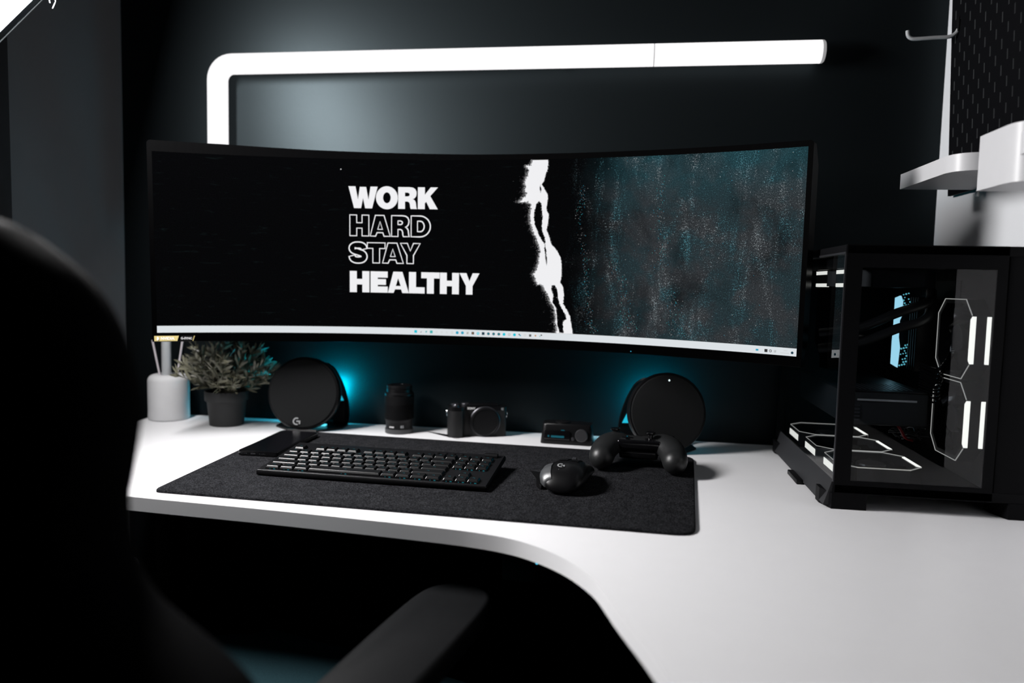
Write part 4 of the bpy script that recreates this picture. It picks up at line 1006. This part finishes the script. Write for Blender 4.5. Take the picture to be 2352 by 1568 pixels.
# ------------------------------------------------------------------ computer case
def computer():
    X0, X1, Y0, Y1, Z0, Z1 = .309, .579, 1.122, 1.545, .023, .381
    t = thing('desktop_computer', 'black computer case with glass sides and glowing fans, beside the right wall', 'computer', (X0, Y0, T))
    w, d = X1-X0, Y1-Y0
    def P(name, a, b, m, parent=t, bev=.0015): return boxobj(name, a, b, m, parent, bev)
    P('base_panel', (0, 0, Z0), (w, d, Z0+.014), M['case'])
    P('top_panel', (0, 0, Z1-.014), (w, d, Z1), M['case'])
    P('rear_panel', (0.003, d-.006, Z0+.014), (w-.003, d, Z1-.014), M['case'])
    P('right_panel', (w-.004, .004, Z0+.014), (w, d-.006, Z1-.014), M['case'])
    P('chamber_wall', (.207, .014, Z0+.014), (.211, d-.006, Z1-.014), M['pcb'])
    P('corner_post', (0.0005, d-.018, Z0+.014), (.012, d-.006, Z1-.014), M['case'])
    # front: column at the right of the glass + black band printed round the glass
    P('front_column', (.213, .001, Z0+.0005), (w-.0005, .014, Z1-.0005), M['case'])
    bm = bmesh.new()
    for a, b in (((0.0, 0, Z0), (.022, .004, Z1)), ((.198, 0, Z0), (.2115, .004, Z1)), ((.022, 0, Z0), (.198, .004, .0425)), ((.022, 0, .349), (.198, .004, Z1))):
        c, s = bx(a, b); box(bm, c, s)
    finish(bm, 'front_frame', M['case'], t, smooth=False)
    P('front_glass', (.0225, .0008, .043), (.1975, .0034, .3485), M['caseglass'], t, 0)
    P('side_glass', (-.0005, .0065, .040), (.003, d-.020, Z1-.012), M['caseglass'], t, 0)
    P('side_trim', (-.001, .004, Z1-.0135), (.0035, d-.01, Z1-.0105), M['darkmetal'], t, .0004)
    P('side_trim', (-.0012, .0035, .039), (.0012, .0060, Z1-.012), M['darkmetal'], t, .0003)
    # lower skirt, slightly sloping
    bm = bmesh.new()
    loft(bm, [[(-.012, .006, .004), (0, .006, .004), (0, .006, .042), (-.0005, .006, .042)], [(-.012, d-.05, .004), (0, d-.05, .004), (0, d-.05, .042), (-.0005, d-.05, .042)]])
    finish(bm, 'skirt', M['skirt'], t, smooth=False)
    for k, (x, y) in enumerate(((.0, .0), (w-.046, .0), (.0, d-.09), (w-.046, d-.09))):
        bm = bmesh.new(); o = -.012 if x == 0 else 0
        pts = [(x+o, y+.030), (x+o+.010, y+.0), (x+.046, y+.0), (x+.046, y+.05), (x+o, y+.05)]
        prism(bm, pts, 0, Z0); finish(bm, 'foot', M['case'], t, smooth=False)
    P('foot_strip', (-.022, .13, .0), (-.012, .20, .008), M['black'], t, .0015)
    # --- fans: local frame 120 x 120 x 25, light on two opposite edges
    def oct_(r, c): return [(r, c), (c, r), (-c, r), (-r, c), (-r, -c), (-c, -r), (c, -r), (r, -c)]
    def fan_parts():
        bm = bmesh.new(); R = .0575
        fr = oct_(.0585, .036)
        A = [bm.verts.new((a, b, 0)) for a, b in fr]; B = [bm.verts.new((a, b, .024)) for a, b in fr]
        C_ = [bm.verts.new((.88*a, .88*b, 0)) for a, b in fr]; D_ = [bm.verts.new((.88*a, .88*b, .024)) for a, b in fr]
        for i in range(8):
            j = (i+1) % 8
            for q in ((A[i], A[j], B[j], B[i]), (C_[j], C_[i], D_[i], D_[j]), (A[j], A[i], C_[i], C_[j]), (B[i], B[j], D_[j], D_[i])): bm.faces.new(q)
        frame = ('frame', bm, M['black'])
        bm = bmesh.new(); lathe(bm, [(.020, .004), (.021, .006), (.021, .022), (.018, .024)], 28)
        hub = ('hub', bm, M['blacks'])
        bm = bmesh.new()
        for k in range(9):
            a0 = k*2*math.pi/9; rows_ = []
            for i in range(5):
                r = .0205+(.049-.0205)*i/4; a = a0+.25*i/4
                rows_.append([(r*math.cos(a), r*math.sin(a), .006), (r*math.cos(a+.34), r*math.sin(a+.34), .018)])
            V_ = [[bm.verts.new(p) for p in rw] for rw in rows_]
            for p, q in zip(V_, V_[1:]): bm.faces.new((p[0], p[1], q[1], q[0]))
        r = bmesh.ops.solidify(bm, geom=list(bm.faces), thickness=.0012)
        blades = ('blades', bm, M['blackg'])
        # light bars along +-y edges on the frame side, thin light lines round both faces
        bm = bmesh.new()
        for s in (-1, 1):
            bx0 = .034
            for z0, z1 in (((-.0006, .0045), (.0188, .0246)) if s > 0 else ((.006, .0165),)):
                pts = [(-bx0, s*.0592), (bx0, s*.0592), (bx0-.004, s*.0575), (-bx0+.004, s*.0575)]
                vs, fs = prism(bm, pts if s > 0 else pts[::-1], z0, z1)
            # face side of the bar
            if s > 0: prism(bm, [(-bx0, s*.0590), (bx0, s*.0590), (bx0-.005, s*.0538), (-bx0+.005, s*.0538)], -.0012, -.0002)
        bars = ('light_bar', bm, M['fanlight'])
        bm = bmesh.new()
        ln = oct_(.0578, .0355)
        for i in range(8):
            a = Vector((*ln[i], -.0008)); b = Vector((*ln[(i+1) % 8], -.0008))
            if i == 1: continue
            tube(bm, [a, b], .0007, 5)
        lines = ('light_line', bm, M['fanline'])
        return [frame, hub, blades, bars, lines]
    protos = []
    for n_, bm, m in fan_parts():
        bmesh.ops.recalc_face_normals(bm, faces=bm.faces); me = bpy.data.meshes.new(n_); bm.to_mesh(me); bm.free(); me.materials.append(m); protos.append((n_, me))
    def fan(loc, rot, skip=()):
        me = None
        f = None
        for n_, me in protos:
            if f is None:
                f = place(me, 'fan', t, loc); f.rotation_euler = rot
            elif n_ not in skip: place(me, n_, f)
    # side fans: face -x on the chamber wall. local z -> +x, local x -> z, local y -> -y side bars vertical
    # bars run along local x -> must be vertical, so local x = world z, local y = world y
    rot_side = Matrix(((0, 0, 1), (0, 1, 0), (1, 0, 0)))
    rs = Matrix(((0, 0, 1), (0, -1, 0), (1, 0, 0))).to_euler()
    for zc in (.249, .128): fan((.1815, .0845, zc), rs)
    # bottom fans: face up; bars along world y at both sides
    rb = Matrix(((0, -1, 0), (1, 0, 0), (0, 0, 1))).to_euler()
    for k in range(3): fan((.0675, .060+.1215*k, .040), Matrix(((0, 1, 0), (1, 0, 0), (0, 0, -1))).to_euler()); 
    for o in list(t.children):
        if o.name.startswith('fan') and abs(o.location.z-.040) < 1e-4: o.location.z = .0615
    for k in range(3): fan((.073, .068+.1215*k, .322), Matrix(((0, 1, 0), (1, 0, 0), (0, 0, 1))).to_euler() if False else Matrix(((0, -1, 0), (1, 0, 0), (0, 0, 1))).to_euler(), ('light_line',))
    # radiator above the top fans
    bm = bmesh.new(); box(bm, (.073, .19, .3575), (.122, .37, .018), .002)
    for k in range(30): box(bm, (.073, .02+k*.0115, .3480), (.112, .002, .003))
    finish(bm, 'radiator', M['black'], t)
    # motherboard with parts
    P('motherboard', (.2045, .13, .075), (.207, d-.02, .335), M['pcb'], t, 0)
    bm = bmesh.new()
    for k in range(4): box(bm, (.192, .225+k*.010, .245), (.026, .006, .125), .001)
    finish(bm, 'memory_module', M['black'], t)
    bm = bmesh.new(); box(bm, (.192, .335, .250), (.026, .045, .11), .003); finish(bm, 'heat_sink', M['blackm'], t)
    # cyan lit bar with a hexagon speckle along it
    bm = bmesh.new(); pts = [(-.006, -.060), (.004, -.066), (.006, -.030), (.003, -.012), (.003, .018), (.006, .026), (.0065, .052), (.003, .062), (-.005, .058), (-.005, .01), (-.006, -.02)]
    prism(bm, pts, -.004, .004)
    o = finish(bm, 'lit_bar', M['icecyan'], t, (.174, .300, .247), (math.pi/2, 0, 0), smooth=False)
    bm = bmesh.new(); rnd = random.Random(5)
    for zz in list(range(-62, -26, 5))+list(range(34, 66, 5)):
        for c in range(3):
            if rnd.random() < .25: continue
            r = .0011+.0006*rnd.random()
            lathe(bm, [(r, 0), (r, .0008)], 6, 'Z', c=(.0095+c*.0042+(zz % 2)*.002-abs(zz)*.00005, zz/1000+c*.0012, .004))
    finish(bm, 'lit_hexagons', M['icedot'], o, smooth=False)
    P('light_shelf', (.06, .33, .232), (.165, .34, .236), M['blackg'], t, .001)
    # graphics card
    g = boxobj('graphics_card', (.028, .075, .112), (.150, .36, .162), M['card'], t, .004)
    bm = bmesh.new(); box(bm, (.089, .2175, .1635), (.118, .28, .002), .0005); finish(bm, 'backplate', M['blackmetal'], g)
    bm = bmesh.new()
    for k in range(12): box(bm, (.05+.0075*k, .13, .1648), (.0022, .075, .0005), rot=None)
    finish(bm, 'backplate_slots', M['darkmetal'], g)
    bm = bmesh.new(); box(bm, (.090, .0745, .151), (.085, .0012, .0028)); finish(bm, 'edge_trim', M['sticker'], g)
    bm = bmesh.new()
    for k in range(5): box(bm, (.042, .0745, .142-k*.0055), (.020, .0012, .0022))
    finish(bm, 'vent_slots', M['darkmetal'], g)
    # hoses
    for dz, nm in ((0, 'hose'), (-.026, 'hose')):
        bm = bmesh.new(); tube(bm, bez([(.020, .205, .243+dz), (.076, .18, .256+dz), (.131, .178, .281+dz), (.178, .18, .300+dz), (.190, .20, .318+dz*.3)], 8), .0078, 14); finish(bm, nm, M['hose'], t)
    # cables
    rnd = random.Random(9)
    bm = bmesh.new()
    for k in range(12):
        z = .145+k*.0045; tube(bm, bez([(.150, .12, z+.012), (.168, .105, z+.004+rnd.gauss(0, .002)), (.182, .11, z+.016), (.196, .13, z+.03)], 6), .0016, 6)
    finish(bm, 'power_cables', M['blackg'], t)
    bm = bmesh.new(); tube(bm, bez([(.138, .16, .112), (.134, .15, .102), (.140, .15, .092), (.150, .16, .080), (.165, .17, .074)], 6), .0022, 8); finish(bm, 'red_cable', M['red'], t)
    bm = bmesh.new()
    for k in range(40): 
        p = Vector((.160+rnd.uniform(-.018, .022), .18+rnd.uniform(-.02, .02), .074+rnd.uniform(0, .022)))
        tube(bm, bez([p, p+Vector((rnd.gauss(0, .008), rnd.gauss(0, .008), rnd.gauss(.003, .004))), p+Vector((rnd.gauss(0, .014), rnd.gauss(0, .012), 0))], 4), .0008, 5)
    finish(bm, 'sleeved_wires', M['darkmetal'], t)
    P('label_sticker', (.196, .128, .222), (.203, .1295, .252), M['sticker'], t, 0)
    bm = bmesh.new()
    for k in range(9): box(bm, (.1995, .1278, .225+k*.003), (.005, .0004, .0012*(1+(k*7) % 3*.4)))
    finish(bm, 'label_print', M['black'], t, smooth=False)
M['card'] = mat('card_shroud', (.016, .017, .018), .5, .25)
M['skirt'] = mat('skirt_lit_grey', (.022, .022, .024), .5, .2, bump=.05, bscale=1200)  # case black made lighter: light bounced off the desk put into the colour
M['hose'] = mat('rubber_hose', (.010, .010, .011), .35, .5, vary=.4, scale=900, bump=.3, bscale=1500)
computer()

# ------------------------------------------------------------------ pegboard and what hangs from it
def board_x(z): return .5787-.040*(z-.499)
def pegboard():
    y1, y0, z0, z1 = 1.490, .955, .492, 1.05; th = .005
    sy, sz = .0189, .02045; yA, zA = 1.4546, .747
    ys = set([y0, y1]); zs = set([z0, z1]); hw, hh = .0022, .0082
    cy = [yA-k*sy for k in range(-1, 27)]; cz = [zA+j*sz for j in range(-11, 14)]
    cy = [y for y in cy if y0+.012 < y < y1-.012]; cz = [z for z in cz if z0+.018 < z < z1-.018]
    for y in cy: ys |= {y-hw, y+hw}
    for z in cz: zs |= {z-hh, z+hh}
    zs = sorted(zs); 
    # slots of neighbouring rows overlap in height: build column by column so that every column has its own lattice
    bm = bmesh.new(); cache = {}
    def V(x, y, z):
        k = (round(x, 5), round(y, 5), round(z, 5))
        if k not in cache: cache[k] = bm.verts.new((board_x(z)+x, y, z))
        return cache[k]
    def quad(a, b, c, d, mi=0):
        try: bm.faces.new((a, b, c, d)).material_index = mi
        except ValueError: pass
    cols = sorted(cy); edges = [y0]
    for y in cols: edges += [y-hw, y+hw]
    edges.append(y1)
    kyz = lambda y: round((yA-y)/sy)
    for i in range(len(edges)-1):
        a, b = edges[i], edges[i+1]
        if i % 2 == 0: segs = [(z0, z1, True)]
        else:
            par = kyz((a+b)/2) % 2; segs = []; z = z0
            for q in cz:
                if round((q-zA)/sz) % 2 == par:
                    segs += [(z, q-hh, True), (q-hh, q+hh, False)]; z = q+hh
            segs.append((z, z1, True))
        for zz0, zz1, solid in segs:
            if solid:
                quad(V(0, a, zz0), V(0, a, zz1), V(0, b, zz1), V(0, b, zz0)); quad(V(th, a, zz0), V(th, b, zz0), V(th, b, zz1), V(th, a, zz1))
            else:
                for (ya, za, yb, zb) in ((a, zz0, a, zz1), (a, zz1, b, zz1), (b, zz1, b, zz0), (b, zz0, a, zz0)):
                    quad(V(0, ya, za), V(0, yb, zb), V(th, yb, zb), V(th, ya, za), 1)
    for (ya, za, yb, zb) in ((y0, z0, y0, z1), (y0, z1, y1, z1), (y1, z1, y1, z0), (y1, z0, y0, z0)):
        quad(V(0, ya, za), V(0, yb, zb), V(th, yb, zb), V(th, ya, za))
    t = thing('pegboard', 'black pegboard with rows of slots leaning off the white right wall', 'pegboard', (0, 0, T))
    bm.normal_update()
    finish(bm, 'board', [M['board'], M['slot_lit']], t, smooth=False)
    for y in (y0+.05, y1-.05):
        bm = bmesh.new(); z = z0+.03; box(bm, ((board_x(z)+th+XR)/2, y, z), (XR-board_x(z)-th+.0005, .03, .03), .001); finish(bm, 'wall_spacer', M['black'], t)
        bm = bmesh.new(); z = z1-.04; box(bm, ((board_x(z)+th+XR)/2, y, z), (XR-board_x(z)-th+.0005, .03, .03), .001); finish(bm, 'wall_spacer', M['black'], t)
M['slot_lit'] = mat('slot_lit_grey', (.075, .08, .085), .6, .3)  # slot walls: same board, painted lighter for the light they catch
M['board'] = mat('board_black', (.0034, .0035, .0042), .6, .03, vary=.05)
pegboard()
def tray(name, label, cat, xo, ya, yb, zb, zt, rad, wall=.0024, group=None):
    """open topped white metal tray: outer face at x=xo, back at the board"""
    xb = board_x(zt)-.0012
    t = thing(name, label, cat, (0, 0, T))
    out = round_poly([(xb, yb), (xb, ya), (xo, ya), (xo, yb)], [.001, .001, .003 if rad[0] == 0 else rad[0], rad[1]], 8)
    cxx, cyy = (xb+xo)/2, (ya+yb)/2
    inn = [(cxx+(x-cxx)*(1-2*wall/(xb-xo)), cyy+(y-cyy)*(1-2*wall/abs(yb-ya))) for x, y in out]
    bm = bmesh.new(); n = len(out)
    R = [[bm.verts.new((x, y, z)) for x, y in pts] for pts, z in ((out, zb), (out, zt), (inn, zt), (inn, zb+wall))]
    for a, b in zip(R, R[1:]):
        for k in range(n): bm.faces.new((a[k], a[(k+1) % n], b[(k+1) % n], b[k]))
    bm.faces.new(R[0][::-1]); bm.faces.new(R[3])
    finish(bm, 'body', M['whitem'], t, ang=30)
    ym = (ya+yb)/2
    for y in (ya-.02 if ya > yb else ya+.02, yb+.02):
        bm = bmesh.new(); box(bm, (xb-.001, y, zb-.006), (.003, .008, .016), .0006); finish(bm, 'bracket', M['whitem'], t)
    return t
tray('wall_shelf', 'low white rounded shelf tray hanging on the pegboard near the dark wall', 'shelf', .460, 1.384, 1.163, .4905, .5155, (.0, .042))
tray('wall_bin', 'deep white rounded bin hanging on the pegboard above the computer', 'bin', .470, 1.119, 1.010, .455, .528, (.004, .034))
tray('wall_ledge', 'small white holder on the pegboard cut by the right edge of the photo', 'holder', .4555, .9785, .90, .4800, .5060, (.005, .012))
def hook():
    y = 1.462
    t = thing('wall_hook', 'long thin grey hook sticking out of the pegboard top', 'hook', (0, 0, T))
    xb = board_x(.776)
    bm = bmesh.new()
    P = bez([(xb-.0005, y, .7800), (xb-.004, y, .7740), (xb-.014, y, .7680), (xb-.04, y, .7668), (.500, y, .7655), (.490, y, .7665), (.4845, y, .7715), (.4830, y, .7800)], 6)
    tube(bm, P, .0033, 12); finish(bm, 'rod', M['hookgrey'], t)
    boxobj('base_clip', (xb-.003, y-.006, .7760), (xb-.0003, y+.006, .8010), M['black'], t, .0006)
M['hookgrey'] = mat('grey_metal', (.33, .34, .35), .4, .4)
hook()

# ------------------------------------------------------------------ office chair, near left
def chair():
    a = math.atan2(-.28, .96)
    C0 = (-.519, .486)
    t = thing('office_chair', 'black office chair with a tall back and padded armrest in the foreground', 'chair', (C0[0], C0[1], 0), a)
    # local: x right, y forward (towards the desk)
    sil = [(.0, .372), (.05, .366), (.083, .355), (.111, .348), (.129, .341), (.172, .318), (.196, .295), (.211, .269), (.219, .242), (.220, .225), (.211, .185), (.207, .168), (.210, .137), (.225, .114), (.250, .096), (.292, .079), (.318, .066), (.330, .045), (.340, .0), (.315, -.08), (.26, -.15), (.18, -.18), (.0, -.19)]
    right = [(p.x, p.y) for p in bez([(x, z, 0) for x, z in sil], 3)]
    out = right+[(-x, z) for x, z in right[::-1]][1:-1]
    th = .07; rings = []
    cx_, cz_ = 0, .10
    for f, y in ((.90, -.045), (.97, -.038), (1.0, -.02), (1.0, .0), (.97, .018), (.90, .026)):
        rings.append([(cx_+(x-cx_)*f, y, T+cz_+(z-cz_)*f) for x, z in out])
    # keep the silhouette ring at y=0 plane as measured: remove the sideways curl there
    rings = [[(x, y0-.0, z) for (x, y0, z) in r] for r in rings]
    bm = bmesh.new(); R = [[bm.verts.new(p) for p in r] for r in rings]; n = len(out)
    for A, B in zip(R, R[1:]):
        for k in range(n): bm.faces.new((A[k], A[(k+1) % n], B[(k+1) % n], B[k]))
    for r, s in ((R[0], -1), (R[-1], 1)):
        # cap as rows between mirrored points
        m = len(right)
        for k in range(m-1):
            i0, i1 = k, k+1; j0, j1 = (n-k) % n, (n-k-1) % n
            if i0 == j0: f = [r[i0], r[i1], r[j1]]
            elif i1 == j1: f = [r[i0], r[i1], r[j0]]
            else: f = [r[i0], r[i1], r[j1], r[j0]]
            bm.faces.new(f)
    finish(bm, 'backrest', M['chair_fabric'], t, ang=60)
    zs = T-.235
    bm = bmesh.new(); pts = round_poly([(-.26, .03), (.26, .03), (.27, .56), (-.27, .56)], [.06, .06, .12, .12], 8)
    vs, fs = prism(bm, pts, zs-.085, zs)
    bmesh.ops.bevel(bm, geom=list(fs[0].edges)+list(fs[1].edges), offset=.03, segments=5, profile=.5, affect='EDGES', clamp_overlap=True)
    finish(bm, 'seat', M['chair_seat'], t, ang=60)
    # armrests: the right pad is turned inwards a little
    inv = Matrix.Rotation(-a, 4, 'Z') @ Matrix.Translation((-C0[0], -C0[1], 0))
    def loc(x, y, z): return inv @ Vector((x, y, z))
    for s in (1, -1):
        if s == 1: A, B = loc(-.2450, .655, 0), loc(-.1905, .945, 0)
        else:
            A, B = loc(-.2450, .655, 0), loc(-.1905, .945, 0); A = Vector((-A.x-.10, A.y-.13, 0)); B = Vector((-B.x-.10, B.y-.13, 0))
        d = (B-A).normalized(); q = Vector((-d.y, d.x, 0)); L = (B-A).length
        hw = .050; zt = T-.080
        P2 = [(0, hw*.92), (L*.5, hw), (L*.80, hw*.98), (L*.93, hw*.80), (L*.99, hw*.42), (L*1.0, 0), (L*.99, -hw*.42), (L*.93, -hw*.80), (L*.80, -hw*.98), (L*.5, -hw), (0, -hw*.92), (-.02, -hw*.5), (-.025, 0), (-.02, hw*.5)]
        sm = [(p.x, p.y) for p in bez([(x, y, 0) for x, y in P2+[P2[0]]], 4)][:-1]
        bm = bmesh.new(); rg = []
        for f, dz in ((.80, -.032), (.95, -.030), (1.0, -.022), (1.0, -.012), (.985, -.005), (.94, -.001), (.86, 0)):
            rg.append([A+d*(L*.5+(x-L*.5)*(f if f > .9 else 1-(1-f)*.5))+q*(y*f)+Vector((0, 0, zt+dz)) for x, y in sm])
        loft(bm, rg); finish(bm, 'armrest', M['arm_pad'], t, ang=50)
        mid_ = A+d*L*.35
        bm = bmesh.new(); tube(bm, [Vector((mid_.x, mid_.y, zt-.030)), Vector((mid_.x, mid_.y, zs-.12))], .022, 14); tube(bm, [Vector((mid_.x, mid_.y, zs-.11)), Vector((0, mid_.y, zs-.105))], .018, 12)
        finish(bm, 'armrest_post', M['black'], t)
    bm = bmesh.new(); lathe(bm, [(.03, zs-.32), (.03, zs-.12), (.09, zs-.11), (.09, zs-.085)], 24); finish(bm, 'gas_lift', M['blackmetal'], t, (0, .29, 0))
    bm = bmesh.new(); tube(bm, [(0, .20, zs-.10), (0, .0, zs-.09), (0, -.05, zs+.02), (0, -.043, T-.10)], .03, 12); finish(bm, 'back_support', M['black'], t)
    for k in range(5):
        an = k*2*math.pi/5+.3; e = Vector((math.cos(an)*.30, .29+math.sin(an)*.30, .075))
        bm = bmesh.new(); tube(bm, [Vector((0, .29, zs-.33)), e], [.03, .018], 10); finish(bm, 'base_leg', M['black'], t)
        bm = bmesh.new(); lathe(bm, [(.012, -.02), (.029, -.018), (.029, .018), (.012, .02)], 20, 'X'); finish(bm, 'caster', M['black'], t, (e.x, e.y, .029))
        bm = bmesh.new(); tube(bm, [(e.x, e.y, .03), (e.x, e.y, .085)], .008, 8); finish(bm, 'caster_stem', M['darkmetal'], t)
chair()
